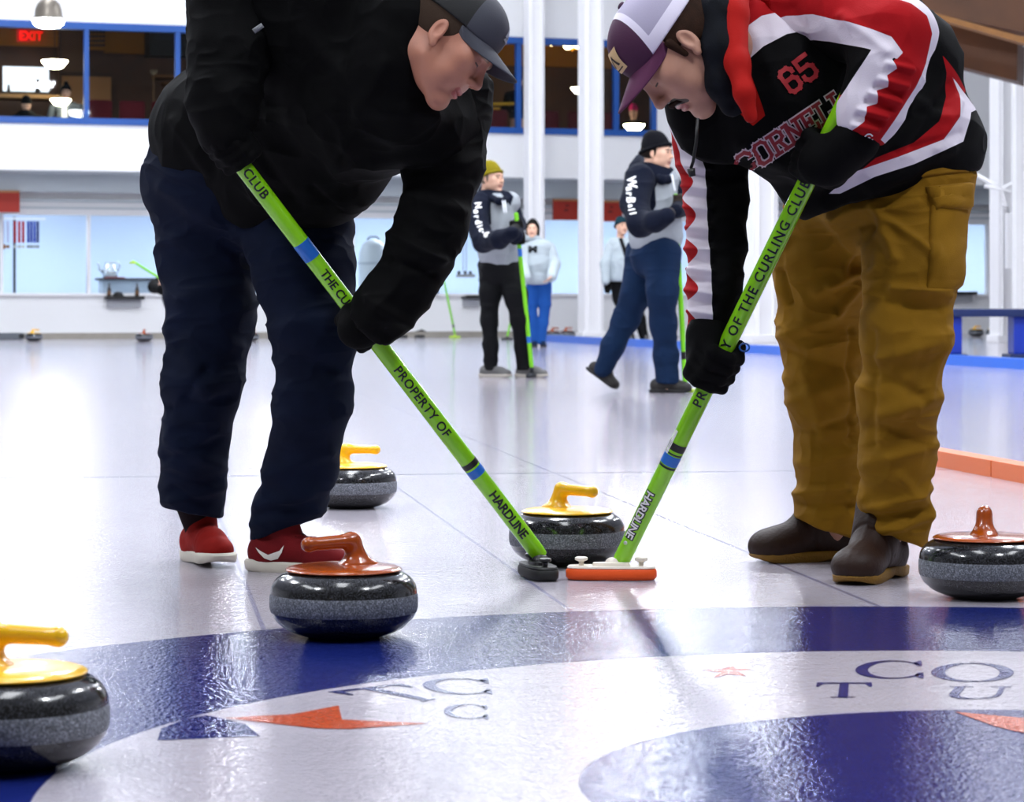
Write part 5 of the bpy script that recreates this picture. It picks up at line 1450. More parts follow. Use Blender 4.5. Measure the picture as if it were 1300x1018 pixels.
scal = [(1082,160,1108,166,4,6),(1088,142,1118,150,4,6),(1100,122,1135,132,4,6),(1112,104,1145,112,4,6),(1120,86,1150,92,4,6),(1085,150,1112,158,4,-6),(1095,132,1124,140,4,-6),(1106,113,1138,122,4,-6),(960,30,1000,60,8,5),(1010,5,1030,50,8,-4),(1070,20,1120,70,7,5)]
sl_o, slbv = sculpt('sleeve', V, Q, sleeve_m, jb, att2, folds((9, 9, 10), .0065, 43, extra=strokes(scal, 6.5)))
sleeve2 = mat('sleeve_cloth_right', '#040405', .85, bump=(330, .0005), spec=.12, attrs=[('arm_white', WH), ('arm_red', RD)])
def wavy(V):
    Y_ = 6.88 * K; px = V[:, 0] / Y_ * F + 650; py = HORIZON - (V[:, 2] - EYE) / Y_ * F
    xb = np.interp(py, [120, 150, 182, 215, 240, 300, 445], [838, 846, 860, 871, 876, 878, 876]) + np.interp(py, [190, 230], [0, 7]) * np.sin((py - 216) / 46 * 2 * PI)
    return (xb - px) * pw(6.88)
att3 = {'arm_white': panel([(830,120),(872,130),(870,152),(890,190),(898,215),(900,250),(901,300),(903,330),(904,380),(906,440),(860,440),(800,300),(800,150)], 6.8),
        'arm_red': wavy}
slB2 = [(896, 138, 6.92, 50), (905, 195, 6.96, 44), (909, 250, 6.96, 38), (910, 310, 6.93, 36), (907, 365, 6.88, 33), (899, 424, 6.85, 27)]
sS = SDF(); sS.chain(slB2, .03, True)
V, Q = sS.mesh(.0055); V, Q = subdiv(V, Q); V = relax(V, Q)
scal = [(868,y,905,y+6,4,7) for y in range(205, 420, 27)] + [(868,y+13,905,y+19,4,-6) for y in range(205, 410, 27)] + [(900,y,948,y-12,7,4) for y in range(200, 400, 40)]
sculpt('sleeve', V, Q, sleeve2, jb, att3, folds((9, 9, 14), .004, 44, extra=strokes(scal, 6.8)))
# hood lying round the neck, drawcord, dark plaid collar
s = SDF(); s.chain([(925, -40, 6.70, 30), (930, 20, 6.58, 19), (936, 80, 6.50, 15), (945, 118, 6.46, 12), (953, 148, 6.46, 9)], .02)
V, Q = s.mesh(.005); sculpt('hood', V, Q, mat('hood_red_cloth', '#a81712', .8, bump=(330, .0005)), jb, disp=folds((12,12,8), .0015, 51))
b = MB(); b.tube([at(886, 150, 6.5), at(884, 180, 6.5), at(880, 205, 6.52), at(877, 214, 6.52)], .0036, 8); b.tube([at(877, 214, 6.52), at(879, 224, 6.52)], [.009, .007], 8)
place_deep(b.build('drawcord', bandblack, jb, True))
b = MB(); b.tube([at(938, 60, 6.5), at(944, 110, 6.5), at(950, 140, 6.55), at(952, 152, 6.56)], .0036, 8); b.tube([at(948, 136, 6.55), at(953, 154, 6.56)], [.006, .009], 8)
place_deep(b.build('drawcord', bandblack, jb, True))
s = SDF(); s.chain([(905, -40, 6.66, 26), (908, 15, 6.58, 20), (912, 60, 6.54, 20), (918, 105, 6.54, 20), (930, 132, 6.56, 16)], .02)
V, Q = s.mesh(.005)
plaid = mat('plaid_collar', '#0c0f16', .8, bump=(300, .0006), var=.5, varscale=25); sculpt('collar', V, Q, plaid, jb, disp=folds((14,14,14), .004, 52))
# lettering
crim = mat('letter_crimson', '#8d1526', .7, bump=(600, .0004)); crimo = mat('letter_outline', '#c9b9bf', .7); red65 = mat('number_red', '#9d1620', .7)
ddx = Vector((.83, 0, .555)).normalized(); dup = Vector((-.555, 0, .83)).normalized()
sc_ = pw(6.8)
block_word('CORNELL', at(944, 224, 6.8), ddx, dup, 25 * sc_, .875, crim, crimo, .17, .30, jbv, jb, 'word_print')
block_word('65', at(993, 128, 6.8), Vector((.80, 0, .6)).normalized(), Vector((-.6, 0, .8)).normalized(), 29 * sc_, .84, red65, None, .19, 0, jbv, jb, 'number_print')
# small round sleeve emblem near the cuff
bm = bmesh.new(); c0 = at(1099, 177, 6.5)
def ring_arc(bm, c, r0, r1, a0, a1, n=24):
    L_ = []
    for i in range(n + 1):
        a = a0 + (a1 - a0) * i / n; L_.append([bm.verts.new(c + Vector((math.cos(a) * r, 0, math.sin(a) * r))) for r in (r0, r1)])
    for i in range(n): bm.faces.new((L_[i][0], L_[i][1], L_[i+1][1], L_[i+1][0]))
ring_arc(bm, c0, .0075, .0105, .5, 2 * PI - .1); ring_arc(bm, c0 + Vector((.001, 0, 0)), .0, .0035, 0, 2 * PI, 12)
decal(bm, slbv, print_white, sl_o, 'round_emblem', off=.0015)
# gloves
aB = (BB1 - BB0).normalized()
gB = on_axis(BB0, BB1, 912, 466)
g1 = SDF(); grip_prims(g1, gB, aB, (-.80, .35, .1), at(899, 424, 6.84), .0205, .0045, .046, 1, 1.25)
g1.ell(at(893, 448, 6.86), (.036, .034, .050), k=.03)
V, Q = g1.mesh(.0035); sculpt('glove', V, Q, glove_blk, PB)
b = MB(); b.tube([at(945, 441, 6.78) + Vector((.011*math.cos(a*PI/8), 0, .009*math.sin(a*PI/8))) for a in range(17)], .0022, 8, False)
place_deep(b.build('cuff_ring', mat('ring_blue', '#1c4f9a', .3), bpy.data.objects['glove.002'] if 'glove.002' in bpy.data.objects else PB, True))
gB2 = on_axis(BB0, BB1, 1040, 200)
g1 = SDF(); grip_prims(g1, gB2, aB, (.25, -.85, .1), at(1084, 178, 6.5), .0205, .0045, .042, -1, 1.25)
g1.ell(at(1046, 208, 6.55), (.055, .030, .045), k=.03); g1.cone(at(1050, 205, 6.55), at(1090, 178, 6.5), .045, .042, .03)
V, Q = g1.mesh(.004); sculpt('glove', V, Q, glove_blk, PB)
# head, body
HB = frame(at(866, 66, 6.62), (-.46, -.16, -.87), (-.87, -.05, .46)); SB = 1.13
bd = SDF()
for ch in (legB1, legB2): bd.chain([(a, b_, d, r * .74) for a, b_, d, r in ch[:-2]], .03)
for t_ in torB: bd.ball(t_[0], t_[1], t_[2], t_[3] * .8, .05)
for ch in (slB, slB2): bd.chain([(a, b_, d, r * .7) for a, b_, d, r in ch], .03)
bd.chain([(948, 50, 6.9, 24), (900, 50, 6.70, 26)], .03)
bd.chain([(1132, 660, 7.03, 20), (1121, 716, 7.05, 13)], .02); bd.chain([(1056, 650, 7.46, 20), (1060, 700, 7.5, 13)], .02)
person_body(PB, HB, SB, bd, skin_b, .0026, .009, .07)
hairB = mat('hair_brown', '#2e1c12', .8, bump=(420, .0012), var=.3, varscale=60)
s = SDF(); s.ell((0, -.018, .036), (.0825, .101, .084)); s.ell((0, -.05, -.01), (.062, .062, .06), k=.03)
local_part('hair', s, .0038, HB, SB, hairB, PB, post=lambda X, Y, Z, f: np.maximum(np.maximum(f, np.where(Z < .012, Y + .012 + .5 * (0.0 - Z), Y - .030 + .2 * Z)), -.062 - Z), sub=False)
# sideburn
s = SDF()
for x in (-1, 1): s.cone((x*.0755, .018, .035), (x*.072, .020, -.004), .0095, .006, .004)
local_part('sideburn', s, .003, HB, SB, hairB, PB, sub=False)
s = SDF()
for x in (-1, 1): s.cone((x*.002, .1055, -.0305), (x*.024, .0985, -.036), .0052, .0042, .006); s.cone((x*.024, .0985, -.036), (x*.029, .090, -.046), .0042, .002, .004)
local_part('moustache', s, .0016, HB, SB, mat('moustache_brown', '#24150d', .85, bump=(600, .001)), PB, sub=False)
cap_b = mat('cap_purple_white', '#43143a', .75, bump=(500, .0004), attrs=[('rear', '#e4def0'), ('mesh', '#a9a3bb')])
CB = HB @ Matrix.Rotation(.10, 4, 'X')
seam = lambda V: -(V[:, 1] - .040 + .30 * (V[:, 2] - .10))
capm, cbv = local_part('cap', crown_sdf(.002), .0035, CB, SB, cap_b, PB, post=lambda X, Y, Z, f: np.maximum(f, .046 - Z),
    attrs={'rear': seam, 'mesh': lambda V: np.minimum(np.minimum(seam(V) - .014, V[:, 2] - .074), np.abs(V[:, 0]) - .006)})
brim(CB, SB, mat('visor_purple', '#5a2148', .75, bump=(500, .0004), attrs=[('stitch', '#8a5a80')]), capm, .080, .5)
b = SDF(); b.ell((0, -.008, .150), (.009, .009, .005)); local_part('button', b, .0018, CB, SB, mat('btn_purple', '#3a1236', .7), capm, sub=False)
dirn = (CB.to_3x3() @ Vector((0, -1, 0))).normalized()
bm = bmesh.new(); tri(bm, [CB @ (Vector(p) * SB) for p in ((-.033, .14, .074), (.033, .14, .074), (.033, .14, .116), (-.033, .14, .116))], 12)
bo = decal(bm, cbv, mat('patch_tan', '#d9b888', .7), capm, 'patch', dirn, .0022)
bm = bmesh.new()
for q in (((-.026,.14,.080),(.026,.14,.080),(.026,.14,.0825),(-.026,.14,.0825)), ((-.026,.14,.088),(-.018,.14,.088),(-.006,.14,.108),(-.010,.14,.110)), ((-.002,.14,.088),(.004,.14,.088),(-.006,.14,.108),(-.009,.14,.108)),
          ((.004,.14,.088),(.010,.14,.088),(.016,.14,.102),(.013,.14,.103)), ((.020,.14,.088),(.026,.14,.088),(.016,.14,.102),(.014,.14,.101))):
    tri(bm, [CB @ (Vector(p) * SB) for p in q], 5)
decal(bm, cbv, mat('patch_mark', '#2b1a18', .7), capm, 'patch_mark', dirn, .0034)
# duck boots
boot_m = mat('boot_leather', '#29150b', .55, spec=.3, bump=(120, .0012), var=.25, varscale=12); boot_s = mat('boot_sole', '#8a6414', .6, bump=(200, .0025))
tb = ground(1078, 744); hb_ = ground(1162, 716)
shoe(PB, Vector((.765, 6.11, 0)), Vector((.925, 6.40, 0)), 0, boot_m, boot_s, boot=True, label='nearer brown duck boot')
tb = ground(952, 710)
shoe(PB, Vector((.595, 6.66, 0)), Vector((.91, 6.74, 0)), 0, boot_m, boot_s, boot=True, label='farther brown duck boot')
# ------------------------------------------------------------------ the men farther down the sheet
hoodie_grey = mat('hoodie_grey', '#9aa0a6', .9, bump=(150, .001), var=.05); navy = mat('hoodie_navy', '#070e20', .85, bump=(150, .001))
hoodie_pale = mat('hoodie_pale', '#a9b4ba', .9, var=.04)
trk = mat('black_trousers', '#0c0d10', .8); jean_mid = mat('jeans_mid', '#0e2340', .85, var=.15); jean_blue = mat('jeans_bright', '#1d4f9a', .85)
shoe_grey = mat('shoe_grey', '#5b5a5a', .7); shoe_dark = mat('shoe_dark', '#1c1917', .7); sole_d = mat('sole_dark', '#141414', .7); sole_l = mat('sole_light', '#b0aaa0', .7)
glove_brown = mat('glove_brown', '#2e2622', .8)
def garment(name, s, m, parent, h=.014, amp=.008, seed=1, sc=(5, 5, 8), post=None, attrs=None, fine=True):
    V, Q = s.mesh(h, post)
    if fine: V, Q = subdiv(V, Q); V = relax(V, Q)
    return sculpt(name, V, Q, m, parent, attrs, folds(sc, amp, seed))
def beanie(M, m, parent, sc=1.0, fold=True, band=None):
    s = SDF(); s.ell((0, -.014, .062), (.084, .100, .088)); s.ell((0, -.03, .12), (.055, .065, .045), k=.04)
    o, _ = local_part('beanie', s, .006, M, sc, m, parent, post=lambda X, Y, Z, f: np.maximum(f, .036 + .34 * Y - Z), sub=False)
    if fold:
        s = SDF()
        pts = [(.088*math.cos(a), .103*math.sin(a) - .014, .047 + .34*(.103*math.sin(a) - .014)) for a in [2*PI*i/20 for i in range(21)]]
        for p, q in zip(pts[:-1], pts[1:]): s.cone(p, q, .012, .012, .006)
        s.p = [(q[0], q[1], q[2], q[3], q[4], q[5], q[6], q[7]) for q in s.p]
        local_part('cuff', s, .005, M, sc, band or m, o, sub=False)
    return o
def hand_simple(s, c, fwd, side, size=1.0, inf=0.0):
    """relaxed hand: palm, four fingers, thumb"""
    fwd = Vector(fwd).normalized(); side = Vector(side); side = (side - fwd * fwd.dot(side)).normalized(); nrm = fwd.cross(side)
    P = lambda a, b_, c_: c + fwd * a * size + side * b_ * size + nrm * c_ * size
    for b_ in (-.028, -.010, .009, .026): s.cone(P(0, b_ * .6, 0), P(.075, b_, 0), .015 + inf, .013 + inf, .01)
    for b_, L_ in ((-.030, .055), (-.011, .07), (.009, .075), (.028, .068)):
        s.cone(P(.075, b_, 0), P(.075 + L_ * .55, b_, .010), .0095 + inf, .009 + inf, .004); s.cone(P(.075 + L_ * .55, b_, .010), P(.075 + L_ * .9, b_, .028), .009 + inf, .0075 + inf, .004)
    s.cone(P(.015, .026, 0), P(.045, .052, .008), .015 + inf, .011 + inf, .01); s.cone(P(.045, .052, .008), P(.075, .058, .02), .011 + inf, .009 + inf, .005)
def word_on_sleeve(word, p_list, d, hpx, m, bvh, parent, ang_extra=0.0, bold=.0):
    """each letter upright to its own place along a curve of photo points, read downwards"""
    for ch, (px, py, ang, sc) in zip(word, p_list):
        c = at(px, py, d); size = hpx * pw(d) * sc * 1.42
        bm = text_mesh(ch, size, size * .035, 1.0, size * .22, 'CENTER')
        a = math.radians(ang); dx_ = Vector((math.cos(a), 0, -math.sin(a))); up_ = Vector((math.sin(a), 0, math.cos(a)))
        for v in bm.verts: v.co = c + dx_ * v.co.x + up_ * (v.co.y - size * .34)
        decal(bm, bvh, m, parent, 'letter_' + (ch.lower() if ch.isalnum() else 'dash'), off=.005)
REACH[0] = 1.8
def foot(px, d):
    p = at(px, 400, d); p.z = 0; return p
def ankle(bd, chains):
    for ch in chains:
        bd.chain([(a, b_, d, r * .7) for a, b_, d, r in ch[:-1]] + [(ch[-1][0], ch[-1][1], ch[-1][2], ch[-1][3] * .45)], .03)
# ---- olive beanie, Nordic-6 hoodie
D = 25.5
PN = thing('person', 'man in olive beanie and grey and navy Nordic-6 hoodie standing with a brush', 'person', (at(645, 470, D).x, at(645, 470, D).y, 0))
HN = frame(at(624, 229, D), (.80, -.62, .0), (0, 0, 1))
s = SDF()
for q in [(628, 262, D, 21), (628, 285, D, 25), (632, 308, D, 25), (634, 324, D, 24)]: s.ball(*q, k=.06)
s.chain([(610, 255, D, 13), (648, 257, D, 13)], .05); s.chain([(628, 262, D, 20), (634, 320, D, 25)], .05)
ho, hbv = garment('hoodie', s, mat('hoodie_raglan', '#9aa0a6', .9, bump=(150, .001), attrs=[('raglan', '#070e20')]), PN, .012, .010, 61, attrs={'raglan': panel([(580,235),(640,235),(652,250),(648,262),(636,246),(626,246),(623,262),(624,285),(608,300),(585,300)], D)},
    post=lambda X, Y, Z, f: np.maximum(f, at(630, 341, D).z - Z))
s = SDF(); s.chain([(609, 258, D - .1, 15), (605, 282, D - .3, 14.5), (614, 306, D - .5, 14)], .04); s.chain([(614, 306, D - .5, 13), (634, 304, D - .9, 11), (650, 296, D - 1.1, 9.5)], .04)
so_, sbv_ = garment('sleeve', s, navy, ho, .011, .008, 62)
s = SDF(); s.chain([(648, 262, D + .2, 12), (656, 285, D + .1, 11), (655, 300, D - .5, 9)], .04)
garment('sleeve', s, navy, ho, .012, .006, 63)
s = SDF(); s.chain([(612, 249, D + .3, 8), (616, 243, D + .4, 8), (624, 252, D - .1, 5), (634, 256, D - .25, 4.5), (641, 254, D - .15, 4), (643, 249, D, 3.5)], .03)
garment('hood', s, navy, ho, .010, .005, 64)
wp = [(606,257.5,82,1),(604,266,82,.95),(604.5,273,78,.9),(606.5,280,72,1),(608.5,285.5,66,.95),(611,290,58,.9),(614,293.5,48,.9),(618,297,42,1)]
word_on_sleeve('Nordic-6', wp, D - 1, 7.6, mat('print_bright', '#f2f2f2', .6), sbv_, so_)
for x0, x1 in ((641, 643), (638, 640)):
    b = MB(); b.tube([at(x0, 255, D - .32), at(x1, 270, D - .62)], .006, 6); place_deep(b.build('drawcord', mat('cord_white', '#c9ccd2', .7), ho, True))
s = SDF(); lN1 = [(621, 336, D + .1, 14), (622, 372, D, 13), (621, 405, D, 10.5), (623, 440, D, 9), (623, 468, D, 9)]; lN2 = [(644, 336, D, 16), (655, 375, D - .1, 14), (660, 405, D - .1, 11.5), (664, 440, D, 10), (666, 468, D, 10.5)]
s.chain(lN1, .05); s.chain(lN2, .05); s.ball(632, 340, D, 23, .05)
garment('trousers', s, trk, PN, .012, .010, 65, post=lambda X, Y, Z, f: np.maximum(f, at(0, 470, D).z - Z))
for px_ in (650, 696):
    g0 = foot(px_, D); shoe(PN, Vector((g0.x, g0.y - .06, 0)), Vector((g0.x - .29, g0.y + .03, 0)), 0, shoe_grey, sole_l, laces=False, h=.008)
aN = (N1 - N0).normalized()
for px_, py_, w_, fl_ in ((656.5, 288, (-.5, .3, 0), 1), (658.5, 303, (-.2, .8, 0), -1)):
    c_ = on_axis(N0, N1, px_, py_); s = SDF(); grip_prims(s, c_, aN, w_, at(648, py_ + 6, D - .9) if fl_ == 1 else at(655, 299, D - .3), .0185, .006, .04, fl_, 1.2)
    V, Q = s.mesh(.006); sculpt('glove', V, Q, glove_blk, PN)
bd = SDF(); bd.ball(628, 285, D, 19, .05); bd.ball(632, 318, D, 19, .05); bd.chain([(628, 258, D, 14), (634, 320, D, 19)], .05)
ankle(bd, (lN1, lN2))
bd.chain([(609, 260, D, 9), (605, 282, D - .3, 9), (614, 304, D - .5, 8), (648, 298, D - 1, 6)], .03)
person_body(PN, HN, 1.02, bd, skin_far, .004, .014, .13, False)
beanie(HN, mat('olive_knit', '#7a6e10', .9, bump=(160, .002), var=.1, varscale=30), PN, 1.04, True)
def short_hair(M, parent, m):
    s = SDF(); s.ell((0, -.020, .030), (.0825, .100, .086))
    local_part('hair', s, .006, M, 1.03, m, parent, post=lambda X, Y, Z, f: np.maximum(np.maximum(f, Y - .02 - .25 * Z), -.035 - .2 * Y - Z), sub=False)
short_hair(HN, PN, mat('hair_grey', '#6b6258', .85))
# ---- black beanie, WarBall hoodie, walking right
D = 21.2
PW = thing('person', 'man in black beanie, WarBall hoodie and blue jeans walking right across the ice', 'person', (at(825, 495, D).x, at(825, 495, D).y, 0))
HW = frame(at(834, 197, D), (.90, -.42, -.05), (.06, 0, 1))
s = SDF()
for q in [(826, 240, D, 30), (830, 265, D, 33), (832, 296, D, 32)]: s.ball(*q, k=.06)
s.chain([(810, 222, D, 16), (845, 228, D, 16)], .05); s.chain([(828, 235, D, 28), (833, 300, D, 32)], .05)
ho, hbv = garment('hoodie', s, mat('hoodie_raglan', '', .9), PW, .010, .010, 71, attrs={'raglan': panel([(780,190),(850,190),(856,215),(846,226),(836,228),(830,240),(831,262),(822,280),(790,290)], D)},
    post=lambda X, Y, Z, f: np.maximum(f, at(830, 322, D).z - Z))
s = SDF(); s.chain([(812, 228, D - .3, 20), (806, 258, D - .5, 18), (813, 284, D - .7, 17)], .04); s.chain([(813, 284, D - .7, 15), (832, 281, D - .9, 13), (846, 274, D - 1.0, 11)], .04)
so_, sbv_ = garment('sleeve', s, navy, ho, .010, .008, 72)
s = SDF(); s.chain([(852, 232, D + .2, 13), (866, 262, D + .1, 12), (858, 268, D - .3, 9)], .04); garment('sleeve', s, navy, ho, .012, .006, 73)
s = SDF(); s.chain([(808, 214, D + .3, 11), (814, 205, D + .4, 9), (828, 221, D - .05, 6), (840, 228, D - .2, 5), (848, 228, D - .15, 4.5), (851, 222, D, 4)], .03)
garment('hood', s, navy, ho, .010, .005, 74)
wp = [(806.5,228,86,1.1),(803.5,237,88,.95),(803,244,90,.9),(804,252,94,1.05),(804,260,88,.7),(804.5,265,84,.8),(806,270,80,.8)]
word_on_sleeve('WarBall', wp, D - 1, 9.5, mat('print_bright', '', .6), sbv_, so_)
b = MB(); b.tube([at(853, 222, D - .3), at(857, 242, D - .5)], .007, 6); place_deep(b.build('drawcord', mat('cord_white', '', .7), ho, True))
s = SDF(); lW1 = [(818, 322, D + .2, 24), (808, 372, D + .2, 19), (795, 405, D + .3, 16), (778, 440, D + .3, 14), (766, 468, D + .3, 12)]; lW2 = [(840, 322, D - .1, 25), (841, 372, D - .2, 19), (842, 410, D - .1, 16), (845, 450, D, 15), (848, 492, D, 15.5)]
s.chain(lW1, .05); s.chain(lW2, .05, True); s.ball(830, 325, D, 30, .05)
garment('jeans', s, jean_mid, PW, .010, .010, 75, post=lambda X, Y, Z, f: np.maximum(f, at(0, 487, D).z - Z))
t0 = foot(877, D); shoe(PW, Vector((t0.x, t0.y - .04, 0)), Vector((t0.x - .30, t0.y + .03, 0)), 0, shoe_dark, sole_d, boot=True, laces=False, h=.007)
t0 = at(786, 495, D + .3); t0.z = 0
shoe(PW, Vector((t0.x, t0.y, 0)), Vector((t0.x - .27, t0.y + .05, 0)), .085, shoe_dark, sole_d, boot=True, laces=False, h=.007, pitch=-.62)
aW = (W1 - W0).normalized()
s = SDF(); grip_prims(s, on_axis(W0, W1, 858, 267), aW, (-.5, -.5, 0), at(846, 274, D - 1.0), .0185, .006, .045, 1, 1.25); V, Q = s.mesh(.006); sculpt('glove', V, Q, glove_brown, PW)
s = SDF(); grip_prims(s, on_axis(W0, W1, 857.5, 256), aW, (.5, .5, 0), at(862, 266, D - .2), .0185, .006, .04, -1, 1.1); V, Q = s.mesh(.006); sculpt('glove', V, Q, glove_brown, PW)
bd = SDF(); bd.ball(828, 260, D, 25, .05); bd.ball(832, 300, D, 24, .05); bd.chain([(826, 228, D, 18), (833, 300, D, 24)], .05)
ankle(bd, (lW1, lW2))
bd.chain([(812, 228, D - .2, 12), (806, 258, D - .5, 11), (813, 282, D - .7, 10), (846, 274, D - 1, 7)], .03)
person_body(PW, HW, 1.02, bd, skin_far, .004, .014, .13, False)
beanie(HW, mat('black_wool', '#0a0b12', .9, bump=(160, .002)), PW, 1.06, True)
short_hair(HW, PW, mat('hair_dark', '#1c1512', .85))
# ---- grey hoodie, bright blue trousers, hood up
D = 42.6
PG = thing('person', 'man in pale grey hoodie and bright blue trousers with a dark hood round his face', 'person', (at(686, 440, D).x, at(686, 440, D).y, 0))
HG = frame(at(676, 293, D), (-.1, -1, .12), (0, 0, 1))
s = SDF(); s.chain([(684, 318, D, 16), (684, 335, D, 18), (683, 352, D, 17)], .05); s.chain([(672, 314, D, 8), (696, 314, D, 8)], .05)
ho, hbv = garment('hoodie', s, hoodie_pale, PG, .018, .010, 81, post=lambda X, Y, Z, f: np.maximum(f, at(0, 361, D).z - Z))
s = SDF(); s.chain([(698, 316, D, 8), (704, 336, D - .1, 7.5), (700, 352, D - .4, 6.5)], .04); garment('sleeve', s, hoodie_pale, ho, .016, .006, 82)
s = SDF(); s.chain([(670, 316, D, 8), (664, 336, D - .1, 7.5), (668, 352, D - .4, 6.5)], .04); garment('sleeve', s, hoodie_pale, ho, .016, .006, 83)
bm = text_mesh('M', .12, .008, 1, .05, 'CENTER')
for v in bm.verts: v.co = at(677, 319, D - 1) + Vector((v.co.x * 1.3, 0, v.co.y))
decal(bm, hbv, trk, ho, 'chest_logo', off=.006)
s = SDF(); lG1 = [(677, 360, D, 9), (675, 385, D, 7), (677, 410, D, 5.5), (678, 433, D, 5)]; lG2 = [(691, 360, D, 9.5), (692, 385, D, 7.5), (690, 410, D, 6), (688, 434, D, 5)]
s.chain(lG1, .04); s.chain(lG2, .04); garment('trousers', s, jean_blue, PG, .018, .008, 84)
for x in (677, 688): g_ = foot(x, D); shoe(PG, Vector((g_.x + .03, g_.y - .16, 0)), Vector((g_.x, g_.y + .1, 0)), 0, jean_mid, sole_d, laces=False, h=.012)
bd = SDF(); bd.chain([(684, 312, D, 10), (683, 350, D, 13)], .05)
ankle(bd, (lG1, lG2))
bd.chain([(698, 316, D, 5), (704, 336, D - .1, 5), (699, 354, D - .4, 4)], .03); hand_simple(bd, at(700, 351, D - .5), (-.7, 0, -.7), (0, -1, 0))
person_body(PG, HG, 1.02, bd, skin_far, .006, .018, .13, False)
s = SDF(); s.ell((0, -.03, .03), (.105, .115, .135)); s.ell((0, -.01, .11), (.05, .06, .07), k=.05); s.cone((0, -.04, -.06), (0, -.06, -.14), .09, .12, .04); s.ell((0, .10, -.005), (.072, .09, .088), k=.02, sub=True)
local_part('hood', s, .012, HG, 1.0, mat('hood_black', '#14120f', .9), PG, sub=False)
s = SDF(); s.ell((0, -.03, -.11), (.13, .12, .06)); local_part('hood_collar', s, .014, HG, 1.0, hoodie_pale, PG, sub=False)
# ---- man behind the walker, teal cap
D = 44.0
PT = thing('person', 'man in pale grey hoodie and teal beanie half hidden behind the walking man', 'person', (at(800, 437, D).x, at(800, 437, D).y, 0))
HT = frame(at(789, 289, D), (.4, -.9, .1), (0, 0, 1))
s = SDF(); s.chain([(790, 316, D, 15), (789, 335, D, 17), (787, 350, D, 17)], .05); s.chain([(779, 310, D, 8), (800, 310, D, 8)], .05)
ho, hbv = garment('hoodie', s, hoodie_pale, PT, .018, .010, 91, post=lambda X, Y, Z, f: np.maximum(f, at(0, 357, D).z - Z))
s = SDF(); s.chain([(776, 314, D, 8), (769, 335, D - .1, 7), (769, 357, D - .2, 5.5)], .04); garment('sleeve', s, hoodie_pale, ho, .016, .006, 92)
s = SDF(); s.chain([(802, 314, D, 8), (808, 335, D, 7), (808, 355, D, 5.5)], .04); garment('sleeve', s, hoodie_pale, ho, .016, .006, 93)
s = SDF(); hand_simple(s, at(769, 358, D - .2), (.25, 0, -1), (1, -.3, 0), 1.15, .006); V, Q = s.mesh(.009); sculpt('glove', V, Q, glove_blk, PT)
lT1 = [(783, 355, D, 11), (787, 378, D, 9), (793, 405, D, 7), (800, 430, D, 6)]; lT2 = [(796, 355, D, 11), (804, 380, D, 9), (812, 405, D, 7), (818, 428, D, 6)]
s = SDF(); s.chain(lT1, .04); s.chain(lT2, .04); garment('trousers', s, trk, PT, .018, .008, 94)
for x in (803, 822): g_ = foot(x, D); shoe(PT, Vector((g_.x + .13, g_.y - .1, 0)), Vector((g_.x - .12, g_.y, 0)), 0, shoe_grey, sole_d, laces=False, h=.012)
bd = SDF(); bd.chain([(790, 310, D, 10), (788, 350, D, 13)], .05)
ankle(bd, (lT1, lT2))
bd.chain([(776, 314, D, 5), (769, 335, D - .1, 5), (769, 357, D - .2, 4)], .03)
person_body(PT, HT, 1.0, bd, skin_far, .006, .018, .13, False)
beanie(HT, mat('teal_knit', '#12303a', .9), PT, 1.05, True)
b = MB(); b.tube([at(788, 303, D - .7), at(793, 318, D - .8), at(797, 332, D - .8)], .03, 8); place_deep(b.build('scarf', trk, PT, True))
# ---- dark clothed player behind the left sweeper's leg, brush held up to the left
D = 44.2
PK = thing('person', 'player in black, mostly hidden by the dark jeans, pointing a lime brush to the left', 'person', (at(226, 438, D).x, at(226, 438, D).y, 0))
HK = frame(at(212, 336, D), (-.8, -.6, 0), (0, 0, 1))
s = SDF(); s.chain([(218, 352, D, 15), (222, 380, D, 16)], .05); jk, _ = garment('jacket', s, trk, PK, .018, .010, 95)
s = SDF(); s.chain([(212, 352, D - .3, 8), (196, 364, D - .5, 8), (206, 368, D - .9, 6), (210, 360, D - 1, 5)], .04); garment('sleeve', s, trk, jk, .016, .006, 96)
lK = [(220, 380, D, 11), (219, 400, D, 8), (221, 430, D, 6)]; s = SDF(); s.chain(lK, .04); s.chain([(a + 14, b_, d, r) for a, b_, d, r in lK], .04); garment('trousers', s, trk, PK, .018, .008, 97)
for x in (222, 236): g_ = foot(x, D); shoe(PK, Vector((g_.x - .12, g_.y - .1, 0)), Vector((g_.x + .12, g_.y, 0)), 0, shoe_dark, sole_d, laces=False, h=.012)
bd = SDF(); bd.chain([(218, 352, D, 10), (222, 385, D, 12)], .05); ankle(bd, (lK,)); bd.chain([(212, 352, D - .3, 5), (196, 364, D - .5, 5), (206, 364, D - .9, 4)], .03)
hand_simple(bd, at(206, 362, D - 1), (-.2, -.3, .9), (1, 0, 0), .9)
person_body(PK, HK, 1.0, bd, skin_far, .006, .018, .13, False)
beanie(HK, mat('black_wool', '', .9), PK, 1.05, True)
brush(at(168.5, 331.5, D - 1), at(240, 376, D - 1), .0185, 'lime brush pointing up to the left in front of the lobby glass', g2, limehead, limehead, (1, .1), .10, False, head_at=at(168.5, 331.5, D - 1), mat_shaft=lime2, hz=at(168.5, 331.5, D - 1).z - .04)
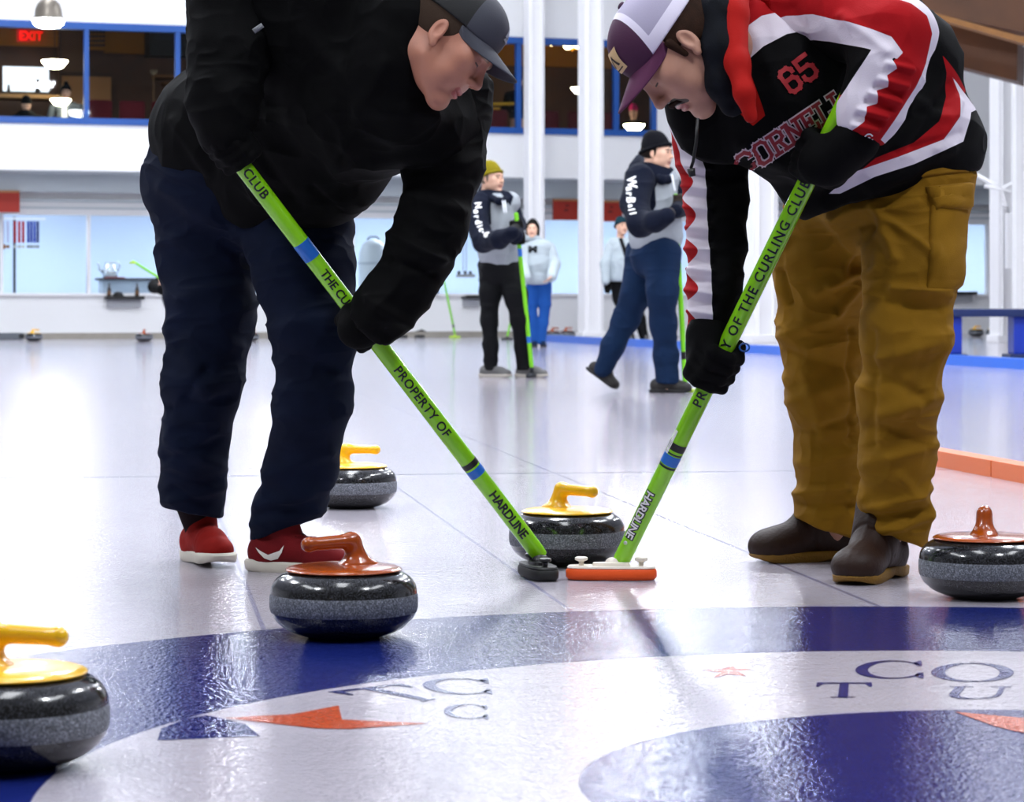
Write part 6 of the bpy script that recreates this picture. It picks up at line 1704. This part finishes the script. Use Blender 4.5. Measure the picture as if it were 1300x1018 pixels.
# ---- people upstairs behind the lounge glass
def lounge_person(px, py, off, label, top_m, hat_m=None, hat_h=.0, wide=1.0, yaw=0.0, lean=0.0, head=True, front=None, arms=True):
    c = wat(px, py, off)                                   # head centre
    t = thing('person', label, 'person', (c.x, c.y, lf))
    M = frame(c, (math.sin(yaw), -math.cos(yaw), -lean), (0, 0, 1))
    X = Vector((1, 0, 0)); Z = Vector((0, 0, 1))
    s = SDF(); s.cone(c - Z*.26, c - Z*.62, .13 * wide, .17 * wide, .05); s.cone(c - Z*.24 - X*.14*wide, c - Z*.24 + X*.14*wide, .075, .075, .06)
    att = None
    o, bv_ = garment('jacket', s, top_m, t, .016, .008, 100 + int(px))
    if front:
        s = SDF(); s.cone(c - Z*.27 + Vector((0, -.10*wide, 0)), c - Z*.6 + Vector((0, -.12*wide, 0)), .05, .09, .02); garment('shirt', s, front, t, .014, .004, 3)
    if arms:
        for sg in (-1, 1):
            s = SDF(); s.cone(c - Z*.25 + X*.19*wide*sg, c - Z*.5 + X*.25*wide*sg, .07, .06, .03); s.cone(c - Z*.5 + X*.25*wide*sg, c - Z*.56 + X*.1*sg - Vector((0, .25, 0)), .06, .045, .03); garment('sleeve', s, top_m, o, .014, .006, 7)
    bd = SDF(); bd.cone(c - Z*.2, c - Z*.6, .10, .14, .05); bd.cone(c - Z*.62, Vector((c.x, c.y, lf + .48)), .15, .15, .05)
    for sg in (-1, 1):
        bd.cone(Vector((c.x + .1*sg, c.y, lf + .48)), Vector((c.x + .12*sg, c.y - .4, lf + .5)), .09, .07, .03); bd.cone(Vector((c.x + .12*sg, c.y - .4, lf + .5)), Vector((c.x + .12*sg, c.y - .38, lf + .03)), .065, .04, .03)
    person_body(t, M, 1.0, bd, skin_far, .006, .018, .13, False)
    if hat_m:
        ho_ = beanie(M, hat_m, t, 1.06, False)
        if hat_h:
            s = SDF(); s.ell((0, 0, .175), .045); local_part('pompom', s, .006, M, 1.0, hat_m, ho_, sub=False)
    return t
charc = mat('charcoal_fleece', '#23272b', .9); darkcl = mat('dark_cloth', '#0d1114', .9)
lounge_person(84, 118.5, 1.9, 'person in grey jacket and dark pompom beanie behind the lounge glass', mat('slate_jacket', '#3f464e', .9), mat('dark_knit', '#0e1118', .9), .1, 1.25, 0, 0, True, mat('pale_shirt', '#a9acb0', .9))
lounge_person(33, 134, 1.7, 'person in dark jacket hunched low at the left lounge window', darkcl, darkcl, 0, 1.5, .3, .5)
lounge_person(804, 143, 2.3, 'person in a pink cap and black top behind the right lounge window', mat('black_top', '#0a0808', .9), mat('pink_knit', '#d0206e', .8), 0, 1.1, -.2, .3)
lounge_person(657.5, 104, 2.4, 'dark haired person at the edge of the lounge window beside the white post', darkcl, mat('dark_hair', '#150f0c', .9), 0, 1.0, .5, .0)
